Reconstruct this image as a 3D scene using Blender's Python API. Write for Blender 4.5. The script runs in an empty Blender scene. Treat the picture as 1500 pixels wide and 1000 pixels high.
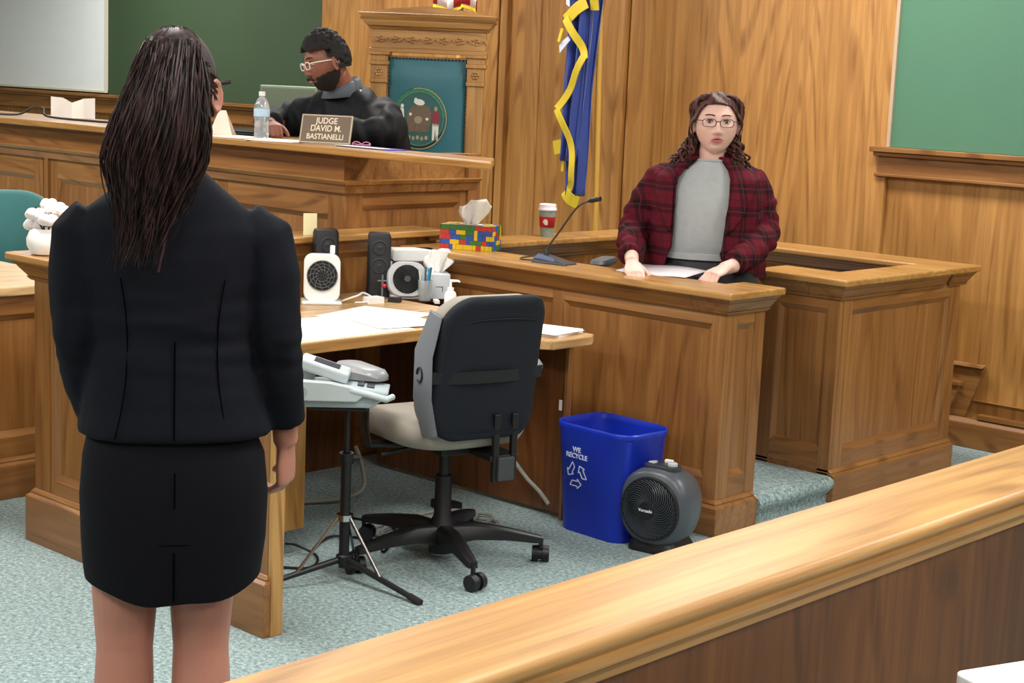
import bpy, bmesh, math, random
from mathutils import Vector, Matrix, noise
PI = math.pi
S = bpy.context.scene
COL = S.collection
random.seed(7)

# ------------------------------------------------------------ camera
YAW, PITCH, ROLL, FPX = -0.745768, 0.16077, 0.04298, 2367.5
cy_, sy_, cp_, sp_ = math.cos(YAW), math.sin(YAW), math.cos(PITCH), math.sin(PITCH)
fw = Vector((sy_ * cp_, cy_ * cp_, -sp_)); rt = Vector((cy_, -sy_, 0)); up = rt.cross(fw)
r2 = rt * math.cos(ROLL) + up * math.sin(ROLL); u2 = up * math.cos(ROLL) - rt * math.sin(ROLL)
cam_d = bpy.data.cameras.new('camera'); cam = bpy.data.objects.new('camera', cam_d); COL.objects.link(cam)
m = Matrix((r2, u2, -fw)).transposed().to_4x4(); m.translation = Vector((0, 0, 1.65)); cam.matrix_world = m
cam_d.sensor_width = 36.0; cam_d.lens = 36.0 * FPX / 1500.0; cam_d.clip_start = 0.05
S.camera = cam

# ------------------------------------------------------------ light and exposure
S.view_settings.view_transform = 'Standard'; S.view_settings.look = 'None'
S.view_settings.gamma = 1.0; S.view_settings.use_curve_mapping = False
S.view_settings.exposure = 0.15
W = bpy.data.worlds.new('world'); S.world = W; W.use_nodes = True
W.node_tree.nodes['Background'].inputs[0].default_value = (0.9, 0.95, 1.0, 1)
W.node_tree.nodes['Background'].inputs[1].default_value = 0.3
CEIL_Z = 3.0
LIGHTS = [(x, y) for x in (1.2, -1.4, -4.0, -6.8, -9.8) for y in (-0.6, 2.7, 6.0)]
LIGHT_W = 47.0

# ------------------------------------------------------------ helpers
def rgb(h):
    h = h.lstrip('#'); c = [int(h[i:i+2], 16) / 255 for i in (0, 2, 4)]
    return tuple((v / 12.92 if v <= .04045 else ((v + .055) / 1.055) ** 2.4) for v in c) + (1,)
MATS = {}
def mat(name, col, rough=.5, metal=0, bump=0, bscale=200, var=0, vscale=8, coat=0, trans=0, emit=0, spec=.5, sheen=0, sss=0, alpha=1):
    if name in MATS: return MATS[name]
    M = bpy.data.materials.new(name); M.use_nodes = True; MATS[name] = M
    nt = M.node_tree; b = nt.nodes['Principled BSDF']
    c = rgb(col) if isinstance(col, str) else tuple(col) + (1,)
    b.inputs['Base Color'].default_value = c; b.inputs['Roughness'].default_value = rough
    b.inputs['Metallic'].default_value = metal; b.inputs['Coat Weight'].default_value = coat
    b.inputs['Transmission Weight'].default_value = trans; b.inputs['Specular IOR Level'].default_value = spec
    b.inputs['Sheen Weight'].default_value = sheen; b.inputs['Alpha'].default_value = alpha
    if sss: b.inputs['Subsurface Weight'].default_value = sss; b.inputs['Subsurface Radius'].default_value = (.012, .005, .003); b.inputs['Subsurface Scale'].default_value = 1
    if emit: b.inputs['Emission Color'].default_value = c; b.inputs['Emission Strength'].default_value = emit
    tc = nt.nodes.new('ShaderNodeTexCoord')
    n2 = nt.nodes.new('ShaderNodeTexNoise'); n2.inputs['Scale'].default_value = vscale; n2.inputs['Detail'].default_value = 4
    nt.links.new(tc.outputs['Object'], n2.inputs['Vector'])
    mx = nt.nodes.new('ShaderNodeMix'); mx.data_type = 'RGBA'
    v = max(var, .03)
    mx.inputs['A'].default_value = tuple(k * (1 - v) for k in c[:3]) + (1,); mx.inputs['B'].default_value = tuple(min(1, k * (1 + v)) for k in c[:3]) + (1,)
    nt.links.new(n2.outputs['Fac'], mx.inputs['Factor']); nt.links.new(mx.outputs['Result'], b.inputs['Base Color'])
    if bump:
        n = nt.nodes.new('ShaderNodeTexNoise'); n.inputs['Scale'].default_value = bscale; n.inputs['Detail'].default_value = 3
        bp = nt.nodes.new('ShaderNodeBump'); bp.inputs['Strength'].default_value = bump; bp.inputs['Distance'].default_value = .002
        nt.links.new(tc.outputs['Object'], n.inputs['Vector']); nt.links.new(n.outputs['Fac'], bp.inputs['Height']); nt.links.new(bp.outputs['Normal'], b.inputs['Normal'])
    return M

def wood(name, light, dark, axis, rough=.38, coat=.25, scale=1.0):
    """oak: stretched noise plus cathedral bands, grain along axis (0,1,2)"""
    key = name + 'XYZ'[axis]
    if key in MATS: return MATS[key]
    M = bpy.data.materials.new(key); M.use_nodes = True; MATS[key] = M
    nt = M.node_tree; L = nt.links.new; b = nt.nodes['Principled BSDF']
    b.inputs['Roughness'].default_value = rough; b.inputs['Coat Weight'].default_value = coat; b.inputs['Coat Roughness'].default_value = .28
    tc = nt.nodes.new('ShaderNodeTexCoord')
    def mapping(s_al, s_ac):
        mp = nt.nodes.new('ShaderNodeMapping'); sc = [s_ac * scale] * 3; sc[axis] = s_al * scale
        mp.inputs['Scale'].default_value = sc; L(tc.outputs['Object'], mp.inputs['Vector']); return mp
    def nz(mp, detail, rough_=.55, dist=0):
        n = nt.nodes.new('ShaderNodeTexNoise'); n.inputs['Scale'].default_value = 1; n.inputs['Detail'].default_value = detail
        n.inputs['Roughness'].default_value = rough_; n.inputs['Distortion'].default_value = dist
        L(mp.outputs['Vector'], n.inputs['Vector']); return n
    big = nz(mapping(.5, 3.2), 2, .5, .2)
    med = nz(mapping(1.6, 42.0), 3, .6)
    fine = nz(mapping(5.0, 120.0), 2, .6)
    # cathedral rings: contour lines of a slowly varying field
    n0 = nz(mapping(.42, 2.6), 1, .35)
    mul = nt.nodes.new('ShaderNodeMath'); mul.operation = 'MULTIPLY'; mul.inputs[1].default_value = 95; L(n0.outputs['Fac'], mul.inputs[0])
    sn = nt.nodes.new('ShaderNodeMath'); sn.operation = 'SINE'; L(mul.outputs[0], sn.inputs[0])
    r0 = nt.nodes.new('ShaderNodeMapRange'); r0.inputs['From Min'].default_value = .2; r0.inputs['From Max'].default_value = 1; L(sn.outputs[0], r0.inputs['Value'])
    rp = nt.nodes.new('ShaderNodeValToRGB'); rp.color_ramp.elements[0].position = .3; rp.color_ramp.elements[1].position = .7
    rp.color_ramp.elements[0].color = rgb(dark); rp.color_ramp.elements[1].color = rgb(light); L(big.outputs['Fac'], rp.inputs['Fac'])
    pr = nt.nodes.new('ShaderNodeValToRGB'); pr.color_ramp.elements[0].position = .36; pr.color_ramp.elements[1].position = .60
    pr.color_ramp.elements[0].color = (.70, .62, .53, 1); pr.color_ramp.elements[1].color = (1.04, 1.03, 1.0, 1); L(med.outputs['Fac'], pr.inputs['Fac'])
    # pores sit on the rings, broken up by the fine streaks
    g1 = nt.nodes.new('ShaderNodeMapRange'); g1.inputs['From Min'].default_value = .44; g1.inputs['From Max'].default_value = .60; L(med.outputs['Fac'], g1.inputs['Value'])
    g2 = nt.nodes.new('ShaderNodeMath'); g2.operation = 'MULTIPLY'; L(g1.outputs[0], g2.inputs[0]); L(r0.outputs[0], g2.inputs[1])
    g3 = nt.nodes.new('ShaderNodeMath'); g3.operation = 'MULTIPLY'; g3.inputs[1].default_value = .75; L(g2.outputs[0], g3.inputs[0])
    dk = nt.nodes.new('ShaderNodeMix'); dk.data_type = 'RGBA'; dk.blend_type = 'MULTIPLY'; dk.inputs['B'].default_value = (.42, .32, .22, 1); L(g3.outputs[0], dk.inputs['Factor']); L(rp.outputs['Color'], dk.inputs['A'])
    mm = nt.nodes.new('ShaderNodeMix'); mm.data_type = 'RGBA'; mm.blend_type = 'MULTIPLY'; mm.inputs['Factor'].default_value = .8
    L(dk.outputs['Result'], mm.inputs['A']); L(pr.outputs['Color'], mm.inputs['B']); L(mm.outputs['Result'], b.inputs['Base Color'])
    bp = nt.nodes.new('ShaderNodeBump'); bp.inputs['Strength'].default_value = .12; bp.inputs['Distance'].default_value = .001
    L(fine.outputs['Fac'], bp.inputs['Height']); L(bp.outputs['Normal'], b.inputs['Normal'])
    return M

class MB:
    def __init__(s): s.bm = bmesh.new(); s.mi = 0
    def _face(s, vs):
        try: f = s.bm.faces.new(vs); f.material_index = s.mi; return f
        except ValueError: return None
    def _v(s, p, M=None): return s.bm.verts.new(M @ Vector(p) if M else Vector(p))
    def hexa(s, b, t, M=None):
        vb = [s._v(p, M) for p in b]; vt = [s._v(p, M) for p in t]; n = len(b)
        s._face(vb[::-1]); s._face(vt)
        for i in range(n): s._face([vb[i], vb[(i+1) % n], vt[(i+1) % n], vt[i]])
        return s
    def box(s, x0, x1, y0, y1, z0, z1, M=None):
        q = [(x0, y0), (x1, y0), (x1, y1), (x0, y1)]
        return s.hexa([(x, y, z0) for x, y in q], [(x, y, z1) for x, y in q], M)
    def taper(s, r0, z0, r1, z1, M=None):
        f = lambda r, z: [(r[0], r[2], z), (r[1], r[2], z), (r[1], r[3], z), (r[0], r[3], z)]
        return s.hexa(f(r0, z0), f(r1, z1), M)
    def prism(s, poly, z0, z1, M=None):
        return s.hexa([(x, y, z0) for x, y in poly], [(x, y, z1) for x, y in poly], M)
    def loft(s, rings, M=None, cap=True, closed=False):
        R = [[s._v(p, M) for p in r] for r in rings]; n = len(R[0])
        for a, b in zip(R, R[1:]):
            for i in range(n): s._face([a[i], a[(i+1) % n], b[(i+1) % n], b[i]])
        if cap: s._face(R[0][::-1]); s._face(R[-1])
        return s
    def lathe(s, prof, n=24, M=None, cap=True):
        return s.loft([[(r * math.cos(2*PI*i/n), r * math.sin(2*PI*i/n), z) for i in range(n)] for r, z in prof], M, cap)
    def tube(s, pts, rad, n=10, M=None, cap=True, flat=None):
        pts = [Vector(p) for p in pts]; k = len(pts)
        rad = [rad] * k if not isinstance(rad, (list, tuple)) else list(rad)
        rings = []; prev = None
        for i, p in enumerate(pts):
            t = (pts[min(i+1, k-1)] - pts[max(i-1, 0)])
            if t.length < 1e-9: t = Vector((0, 0, 1))
            t.normalize()
            if prev is None:
                ref = Vector(flat) if flat else (Vector((0, 0, 1)) if abs(t.z) < .9 else Vector((1, 0, 0)))
                a = (ref - t * ref.dot(t)).normalized()
            else:
                a = prev - t * prev.dot(t)
                a = a.normalized() if a.length > 1e-6 else prev
            prev = a; b = t.cross(a); r = rad[i]
            ra, rb = r if isinstance(r, tuple) else (r, r)
            rings.append([p + a * (ra * math.cos(2*PI*j/n)) + b * (rb * math.sin(2*PI*j/n)) for j in range(n)])
        return s.loft(rings, M, cap)
    def ell(s, c, r, nu=20, nv=12, M=None):
        c = Vector(c); r = Vector(r) if isinstance(r, (tuple, list)) else Vector((r, r, r))
        top = s._v(c + Vector((0, 0, r.z)), M); bot = s._v(c - Vector((0, 0, r.z)), M); R = []
        for j in range(1, nv):
            th = PI * j / nv
            R.append([s._v(c + Vector((r.x*math.sin(th)*math.cos(2*PI*i/nu), r.y*math.sin(th)*math.sin(2*PI*i/nu), r.z*math.cos(th))), M) for i in range(nu)])
        for i in range(nu):
            s._face([top, R[0][i], R[0][(i+1) % nu]]); s._face([bot, R[-1][(i+1) % nu], R[-1][i]])
        for a, b in zip(R, R[1:]):
            for i in range(nu): s._face([a[i], b[i], b[(i+1) % nu], a[(i+1) % nu]])
        return s
    def sheet(s, grid, th=0, M=None):
        """grid of points -> surface, given thickness th along averaged normals when th"""
        V = [[s._v(p, M) for p in row] for row in grid]
        for a, b in zip(V, V[1:]):
            for i in range(len(a) - 1): s._face([a[i], a[i+1], b[i+1], b[i]])
        return s
    def build(s, name, m, parent=None, bevel=0, smooth=False, seg=2, recalc=True, solid=0, sharp=.6, sub=0):
        bm = s.bm
        if recalc: bmesh.ops.recalc_face_normals(bm, faces=bm.faces[:])
        me = bpy.data.meshes.new(name); bm.to_mesh(me); bm.free()
        for x in (m if isinstance(m, (list, tuple)) else [m]): me.materials.append(x)
        if smooth: me.shade_smooth(); me.set_sharp_from_angle(angle=sharp)
        o = bpy.data.objects.new(name, me); COL.objects.link(o)
        if solid: d = o.modifiers.new('solid', 'SOLIDIFY'); d.thickness = solid; d.offset = 0
        if bevel:
            d = o.modifiers.new('bevel', 'BEVEL'); d.width = bevel; d.segments = seg; d.limit_method = 'ANGLE'; d.angle_limit = .7
        if sub: d = o.modifiers.new('sub', 'SUBSURF'); d.levels = sub; d.render_levels = sub
        if parent: o.parent = parent
        return o

def T(x=0, y=0, z=0, rz=0, rx=0, ry=0):
    return Matrix.Translation((x, y, z)) @ Matrix.Rotation(rz, 4, 'Z') @ Matrix.Rotation(ry, 4, 'Y') @ Matrix.Rotation(rx, 4, 'X')
def tag(o, label, cat, group=None, kind=None):
    o['label'] = label; o['category'] = cat
    if group: o['group'] = group
    if kind: o['kind'] = kind
    return o
def thing(name, label, cat, loc=(0, 0, 0), rz=0, group=None):
    o = bpy.data.objects.new(name, None); COL.objects.link(o); o.location = loc; o.rotation_euler = (0, 0, rz)
    o.empty_display_size = .05
    return tag(o, label, cat, group)
def struct(o, label, cat='room'):
    return tag(o, label, cat, kind='structure')
def rrect(w, d, r, n=5):
    out = []
    for cx, cy, a0 in ((w/2-r, d/2-r, 0), (-w/2+r, d/2-r, PI/2), (-w/2+r, -d/2+r, PI), (w/2-r, -d/2+r, 1.5*PI)):
        for i in range(n+1): a = a0 + PI/2*i/n; out.append((cx + r*math.cos(a), cy + r*math.sin(a)))
    return out
def text_obj(name, body, size, m, parent, M, extrude=.001, align='CENTER', sx=1.0):
    cu = bpy.data.curves.new(name, 'FONT'); cu.body = body; cu.size = size; cu.align_x = align; cu.extrude = extrude; cu.offset = size * .012
    o = bpy.data.objects.new(name, cu); COL.objects.link(o)
    dg = bpy.context.evaluated_depsgraph_get(); me = bpy.data.meshes.new_from_object(o.evaluated_get(dg))
    bpy.data.objects.remove(o); me.transform(M @ Matrix.Diagonal((sx, 1, 1, 1))); me.materials.clear(); me.materials.append(m)
    o = bpy.data.objects.new(name, me); COL.objects.link(o)
    if parent: o.parent = parent
    return o
def remesh(o, voxel, smooth_it=4, fac=.5):
    d = o.modifiers.new('r', 'REMESH'); d.mode = 'VOXEL'; d.voxel_size = voxel; d.use_smooth_shade = True
    if smooth_it: q = o.modifiers.new('s', 'SMOOTH'); q.iterations = smooth_it; q.factor = fac
    dg = bpy.context.evaluated_depsgraph_get(); me = bpy.data.meshes.new_from_object(o.evaluated_get(dg))
    o.modifiers.clear(); old = o.data; o.data = me; me.shade_smooth()
    me.name = o.name
    return o

# ------------------------------------------------------------ materials
WL, WD = '#9f7040', '#87592b'
WV = wood('oak_panel', WL, WD, 2); WX = wood('oak_rail', WL, WD, 0); WY = wood('oak_rail', WL, WD, 1)
WBV = wood('oak_wall', '#be8c50', '#a8773c', 2, scale=.8)
WBX = wood('oak_trim', '#9f7040', '#885c2e', 0)
TOPX = wood('oak_top_lit', '#c09255', '#ae7f43', 0, rough=.3); TOPY = wood('oak_top_lit', '#c09255', '#ae7f43', 1, rough=.3)  # tops paler than the upright oak: downward ceiling light put into the colour
DKV = wood('oak_dark', '#7a4c26', '#633a1a', 2)
WHITE = mat('white_paper', '#f4f3f0', .7); 
WPLA = mat('white_plastic', '#eceeed', .35)
BLK = mat('black_plastic', '#121316', .45); BLK2 = mat('black_soft', '#1c1e22', .6, bump=.2)
CHROME = mat('chrome', '#c8c8c8', .2, metal=1)
TEAL = mat('teal_fabric', '#2f6a6a', .8, bump=.3, bscale=500, sheen=.3)
TEALL = mat('teal_leather', '#2a6672', .42, bump=.25, bscale=120, var=.12, vscale=6)
GREENB = mat('green_board_fabric', '#34492f', .75, bump=.15, bscale=600, var=.08, vscale=3)
GREENR = mat('green_board_light', '#4d7a62', .7, bump=.15, bscale=600, var=.06, vscale=3)
SCREEN = mat('screen_fabric', '#eef3f3', .8)
CREAM = mat('wall_paint', '#8f7a5e', .8); CEILM = mat('ceiling_tile', '#d8d8d4', .9)
def carpet():
    M = bpy.data.materials.new('carpet'); M.use_nodes = True; nt = M.node_tree; L = nt.links.new; b = nt.nodes['Principled BSDF']
    b.inputs['Roughness'].default_value = .95; b.inputs['Sheen Weight'].default_value = .2; b.inputs['Specular IOR Level'].default_value = .1
    tc = nt.nodes.new('ShaderNodeTexCoord')
    a = nt.nodes.new('ShaderNodeTexNoise'); a.inputs['Scale'].default_value = 70; a.inputs['Detail'].default_value = 5; a.inputs['Roughness'].default_value = .85
    L(tc.outputs['Object'], a.inputs['Vector'])
    r = nt.nodes.new('ShaderNodeValToRGB'); e = r.color_ramp.elements
    e[0].position = .33; e[0].color = rgb('#34484d'); e[1].position = .66; e[1].color = rgb('#ccd8d6')
    k = e.new(.45); k.color = rgb('#75898c'); k = e.new(.56); k.color = rgb('#99adac')
    L(a.outputs['Fac'], r.inputs['Fac']); L(r.outputs['Color'], b.inputs['Base Color'])
    bp = nt.nodes.new('ShaderNodeBump'); bp.inputs['Strength'].default_value = .35; bp.inputs['Distance'].default_value = .004
    L(a.outputs['Fac'], bp.inputs['Height']); L(bp.outputs['Normal'], b.inputs['Normal'])
    return M
CARPET = carpet()

# ------------------------------------------------------------ room shell
WY0 = 7.12
X0, X1, Y0 = -14.0, 2.6, -3.2
struct(MB().box(X0, X1, Y0, WY0 + .2, -.1, 0).build('floor', CARPET), 'blue grey speckled carpet floor', 'floor')
struct(MB().box(X0, X1, Y0, WY0 + .2, CEIL_Z, CEIL_Z + .1).build('ceiling', CEILM), 'white ceiling above the courtroom', 'ceiling')
struct(MB().box(X0, X1, WY0, WY0 + .2, 0, CEIL_Z).build('wall_back', WBV), 'oak panelled back wall behind the bench', 'wall')
struct(MB().box(X0 - .2, X0, Y0, WY0 + .2, 0, CEIL_Z).build('wall_left', CREAM), 'left side wall', 'wall')
struct(MB().box(X1, X1 + .2, Y0, WY0 + .2, 0, CEIL_Z).build('wall_right', CREAM), 'right side wall', 'wall')
struct(MB().box(X0, X1, Y0 - .2, Y0, 0, CEIL_Z).build('wall_front', CREAM), 'wall behind the camera', 'wall')
# centre oak panelling: projecting sheets and thin battens
p = MB()
p.box(-8.37, -6.78, WY0 - .045, WY0 - .002, 0, CEIL_Z - .002); p.box(-6.70, -5.82, WY0 - .02, WY0 - .002, 0, CEIL_Z - .002)
p.box(-5.76, -4.10, WY0 - .03, WY0 - .002, 0, CEIL_Z - .002)
struct(p.build('trim_1', WBV, bevel=.004), 'oak panels in the middle of the back wall', 'wall trim')
p = MB()
for x in (-6.775, -6.705, -5.80): p.box(x - .028, x + .028, WY0 - .055, WY0 - .001, 0, CEIL_Z - .002)
p.box(-6.45, -6.43, WY0 - .028, WY0 - .001, 0, CEIL_Z - .002)
struct(p.build('trim_2', WBV, bevel=.006), 'narrow upright oak battens between the wall panels', 'wall trim')
def ledge(n, x0, x1, lab):
    p = MB(); p.box(x0, x1, WY0 - .085, WY0 - .001, 1.375, 1.40); p.box(x0 + .012, x1, WY0 - .065, WY0 - .001, 1.355, 1.375)
    p.box(x0 + .025, x1, WY0 - .038, WY0 - .001, 1.27, 1.355); p.box(x0 + .015, x1, WY0 - .050, WY0 - .001, 1.255, 1.272)
    struct(p.build(n, WBX, bevel=.004), lab, 'ledge')
ledge('trim_3', -4.17, X1, 'oak ledge under the green board on the right')
ledge('trim_4', X0, -8.39, 'oak ledge under the green board on the left')
struct(MB().box(-4.088, X1, WY0 - .02, WY0 - .001, 1.401, CEIL_Z - .01).build('wall_panel', GREENR), 'green fabric board on the right of the back wall', 'green board')
struct(MB().box(-4.106, -4.088, WY0 - .034, WY0 - .001, 1.401, CEIL_Z - .01).build('trim_5', mat('edge_strip', '#b7a28a', .5)), 'pale edge strip of the right green board', 'wall trim')
struct(MB().box(X0, -8.372, WY0 - .02, WY0 - .001, 1.401, CEIL_Z - .01).build('wall_panel', GREENB), 'dark green board on the left of the back wall', 'green board')
# base of the back wall, at the right of the witness stand
p = MB(); p.box(X0, X1, WY0 - .06, WY0 - .001, 0, .118); p.taper((X0, X1, WY0 - .06, WY0 - .001), .118, (X0, X1, WY0 - .035, WY0 - .001), .14)
struct(p.build('baseboard_back', WBX, bevel=.003), 'oak baseboard along the back wall', 'baseboard')
p = MB()
p.box(-3.50, X1, WY0 - .045, WY0 - .001, .141, .165)
p.taper((-3.52, X1, WY0 - .012, WY0 - .001), .215, (-3.55, X1, WY0 - .03, WY0 - .001), .228)
struct(p.build('trim_6', WBX, bevel=.003), 'lower bead of the right hand wainscot panel', 'wall trim')
p = MB(); p.taper((-4.3, -3.49, WY0 - .052, WY0 - .03), .388, (-4.3, -3.475, WY0 - .045, WY0 - .03), .405)
p.hexa([(-3.70, WY0 - .05, .12), (-3.665, WY0 - .05, .12), (-3.665, WY0 - .001, .12), (-3.70, WY0 - .001, .12)],
       [(-3.70, WY0 - .05, .29), (-3.60, WY0 - .05, .29), (-3.60, WY0 - .001, .29), (-3.70, WY0 - .001, .29)])
p.box(-3.71, -3.59, WY0 - .06, WY0 - .001, .29, .31)
p.hexa([(-4.3, WY0 - .03, .141), (-3.57, WY0 - .03, .141), (-3.57, WY0 - .001, .141), (-4.3, WY0 - .001, .141)],
       [(-4.3, WY0 - .03, .39), (-3.49, WY0 - .03, .39), (-3.49, WY0 - .001, .39), (-4.3, WY0 - .001, .39)])
struct(p.build('trim_7', WBX, bevel=.002), 'stepped oak trim low on the back wall', 'wall trim')
# projection screen
t = thing('projection_screen', 'pale grey projection screen hanging at the far left of the back wall', 'projection screen', (-12.2, WY0 - .03, 1.41))
MB().box(-1.25, 1.27, -.012, 0, .02, 1.56).build('screen_sheet', SCREEN, t)
MB().box(-1.27, 1.29, -.02, .004, 0, .02).build('bottom_bar', mat('cream_bar', '#dcdac8', .5), t, bevel=.004)
MB().box(1.27, 1.29, -.02, .004, .02, 1.56).build('edge_band', mat('cream_bar', '#dcdac8', .5), t)
# ceiling lights
for i, (x, y) in enumerate(LIGHTS):
    t = thing('ceiling_light', 'recessed white ceiling light panel above the courtroom', 'ceiling light', (x, y, CEIL_Z - .03), group='ceiling light panels')
    f = MB()
    for a in ((-.62, .62, -.32, -.3), (-.62, .62, .3, .32), (-.62, -.6, -.3, .3), (.6, .62, -.3, .3)): f.box(*a, 0, .03)
    f.build('frame', WPLA, t)
    MB().box(-.6, .6, -.3, .3, .012, .03).build('diffuser', mat('diffuser', '#ffffff', .5, emit=3), t)
    ld = bpy.data.lights.new('lamp', 'AREA'); ld.shape = 'RECTANGLE'; ld.size = 1.2; ld.size_y = .6; ld.energy = LIGHT_W; ld.color = (1, .96, .9)
    lo = bpy.data.objects.new('lamp', ld); COL.objects.link(lo); lo.parent = t; lo.location = (0, 0, -.01)

# ------------------------------------------------------------ oak partitions
def face_panels(root, O, U, N, width, z0, z1, opens, depth=.02, stile_m=None, rail_m=None):
    """frame-and-panel skin on a vertical face. opens: list of (u0,u1,v0,v1)."""
    U = Vector(U); N = Vector(N); O = Vector(O); Zv = Vector((0, 0, 1))
    P = lambda u, n, z: O + U * u + N * n + Zv * z
    def slab(mb, u0, u1, n0, n1, a, b):
        mb.hexa([P(u0, n0, a), P(u1, n0, a), P(u1, n1, a), P(u0, n1, a)], [P(u0, n0, b), P(u1, n0, b), P(u1, n1, b), P(u0, n1, b)])
    edges = [0.0]
    for o in opens: edges += [o[0], o[1]]
    edges.append(width)
    rm = rail_m or (WX if abs(U.x) > .5 else WY)
    for i in range(0, len(edges), 2):
        st = MB(); slab(st, edges[i], edges[i+1], -depth, 0, z0, z1); st.build('stile', stile_m or WV, root, bevel=.002)
    for (u0, u1, v0, v1) in opens:
        for a_, b_ in ((v1, z1), (z0, v0)):
            rl = MB(); slab(rl, u0, u1, -depth, -.0005, a_, b_); rl.build('frame_rail', rm, root, bevel=.002)
    for (u0, u1, v0, v1) in opens:
        pn = MB(); slab(pn, u0, u1, -depth, -depth + .003, v0, v1); po = pn.build('panel', WV, root)
        bd = MB(); w = .022; h = depth - .003
        # bead: sloping strip on the four sides
        def strip(a, b, c, d):
            bd.hexa([P(*a), P(*b), P(*c), P(*d)], [P(a[0], a[1] + .004, a[2]), P(b[0], b[1] + .004, b[2]), P(c[0], -.003, c[2]), P(d[0], -.003, d[2])])
        n = -depth
        strip((u0+w, n, v1-w), (u1-w, n, v1-w), (u1, n, v1), (u0, n, v1)); bd.build('bead', rm, po)
        bd = MB(); strip((u0+w, n, v0+w), (u1-w, n, v0+w), (u1, n, v0), (u0, n, v0)); bd.build('bead', rm, po)
        bd = MB(); strip((u0+w, n, v0+w), (u0+w, n, v1-w), (u0, n, v1), (u0, n, v0)); bd.build('bead', stile_m or WV, po)
        bd = MB(); strip((u1-w, n, v0+w), (u1-w, n, v1-w), (u1, n, v1), (u1, n, v0)); bd.build('bead', stile_m or WV, po)
def cap(root, r, z, over=.055, th=.028, m=None, cove=.05, name='cap_rail', noslab=False):
    """r body rect (x0,x1,y0,y1); overhang list or scalar (l,r,f,b)"""
    if not isinstance(over, (tuple, list)): over = (over,) * 4
    l, rr, f, b = over
    s_ = (r[0]-l, r[1]+rr, r[2]-f, r[3]+b)
    mm = m or (TOPX if (r[1]-r[0]) > (r[3]-r[2]) else TOPY)
    o = None if noslab else MB().box(s_[0], s_[1], s_[2], s_[3], z - th, z).build(name, mm, root, bevel=.008, seg=3)
    k = .62
    mid = (r[0]-l*k, r[1]+rr*k, r[2]-f*k, r[3]+b*k); lo = (r[0]-l*.2, r[1]+rr*.2, r[2]-f*.2, r[3]+b*.2)
    c = MB(); c.taper(lo, z-th-cove, mid, z-th-.014); c.taper((mid[0]-.0, mid[1]+.0, mid[2], mid[3]), z-th-.014, (r[0]-l*.8, r[1]+rr*.8, r[2]-f*.8, r[3]+b*.8), z-th)
    c.taper((r[0]-l*.12, r[1]+rr*.12, r[2]-f*.12, r[3]+b*.12), z-th-cove-.012, (r[0]-l*.3, r[1]+rr*.3, r[2]-f*.3, r[3]+b*.3), z-th-cove)
    c.build('cove_moulding', WX if (r[1]-r[0]) > (r[3]-r[2]) else WY, root, bevel=.003)
    return o
def plinth(root, r, h=.108, out=.03, sides=(1, 1, 1, 1)):
    l, rr, f, b = [out * k for k in sides]
    p = MB(); p.box(r[0]-l, r[1]+rr, r[2]-f, r[3]+b, 0, h)
    p.taper((r[0]-l, r[1]+rr, r[2]-f, r[3]+b), h, (r[0]-l*.35, r[1]+rr*.35, r[2]-f*.35, r[3]+b*.35), h + .012)
    p.taper((r[0]-l*.55, r[1]+rr*.55, r[2]-f*.55, r[3]+b*.55), h + .012, (r[0]-l*.1, r[1]+rr*.1, r[2]-f*.1, r[3]+b*.1), h + .026)
    p.build('plinth', WX if (r[1]-r[0]) > (r[3]-r[2]) else WY, root, bevel=.003)

# witness stand
ws = thing('witness_stand', 'oak panelled witness stand with flat cap rails and an open gap at its right corner', 'witness stand', (0, 0, 0))
TZ = .92
b = MB(); b.box(-5.11, -3.535, 4.85, 4.96, 0, TZ-.03); b.box(-3.535, -3.42, 4.85, 5.07, 0, TZ-.03); b.build('front_core', WV, ws)
face_panels(ws, (-5.10, 4.83, 0), (1, 0, 0), (0, -1, 0), 1.70, .02, TZ-.028, [(.06, .852, .21, .79), (.91, 1.638, .21, .79)])
face_panels(ws, (-3.40, 4.8505, 0), (0, 1, 0), (1, 0, 0), .23, .02, TZ-.028, [(.055, .165, .21, .79)])
cap(ws, (-5.10, -3.54, 4.83, 4.96), TZ, (.0, .0, .055, .055), cove=.05, noslab=True)
cap(ws, (-3.5395, -3.40, 4.83, 5.08), TZ, (.0, .055, .055, .05), m=TOPX, cove=.05, noslab=True)
plinth(ws, (-5.10, -3.40, 4.83, 5.07), sides=(0, 1, 1, 0))
b = MB(); b.box(-3.76, -3.42, 5.63, 5.74, 0, TZ-.03); b.box(-3.53, -3.42, 5.74, 6.61, 0, TZ-.03); b.box(-5.15, -3.42, 6.49, 6.61, 0, TZ-.03); b.box(-5.15, -5.04, 5.04, 6.49, 0, TZ-.03)
b.build('box_core', WV, ws)
face_panels(ws, (-3.78, 5.61, 0), (1, 0, 0), (0, -1, 0), .38, .02, TZ-.028, [(.085, .325, .21, .79)])
face_panels(ws, (-3.40, 5.6305, 0), (0, 1, 0), (1, 0, 0), .98, .02, TZ-.028, [(.075, .89, .20, .785)])
cap(ws, (-3.745, -3.54, 5.61, 5.755), TZ, (.055, 0, .055, .055), m=TOPX, noslab=True)
cap(ws, (-3.5395, -3.40, 5.61, 6.4395), TZ, (.0, .055, .055, .0), m=TOPY, noslab=True)
cap(ws, (-4.985, -3.40, 6.495, 6.63), TZ, (.0, .055, .055, .055), m=TOPX, noslab=True)
cap(ws, (-5.145, -5.04, 5.045, 6.63), TZ, (.055, .054, .0, .055), m=TOPY, noslab=True)
plinth(ws, (-3.76, -3.40, 5.61, 6.61), sides=(0, 1, 0, 0))
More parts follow.
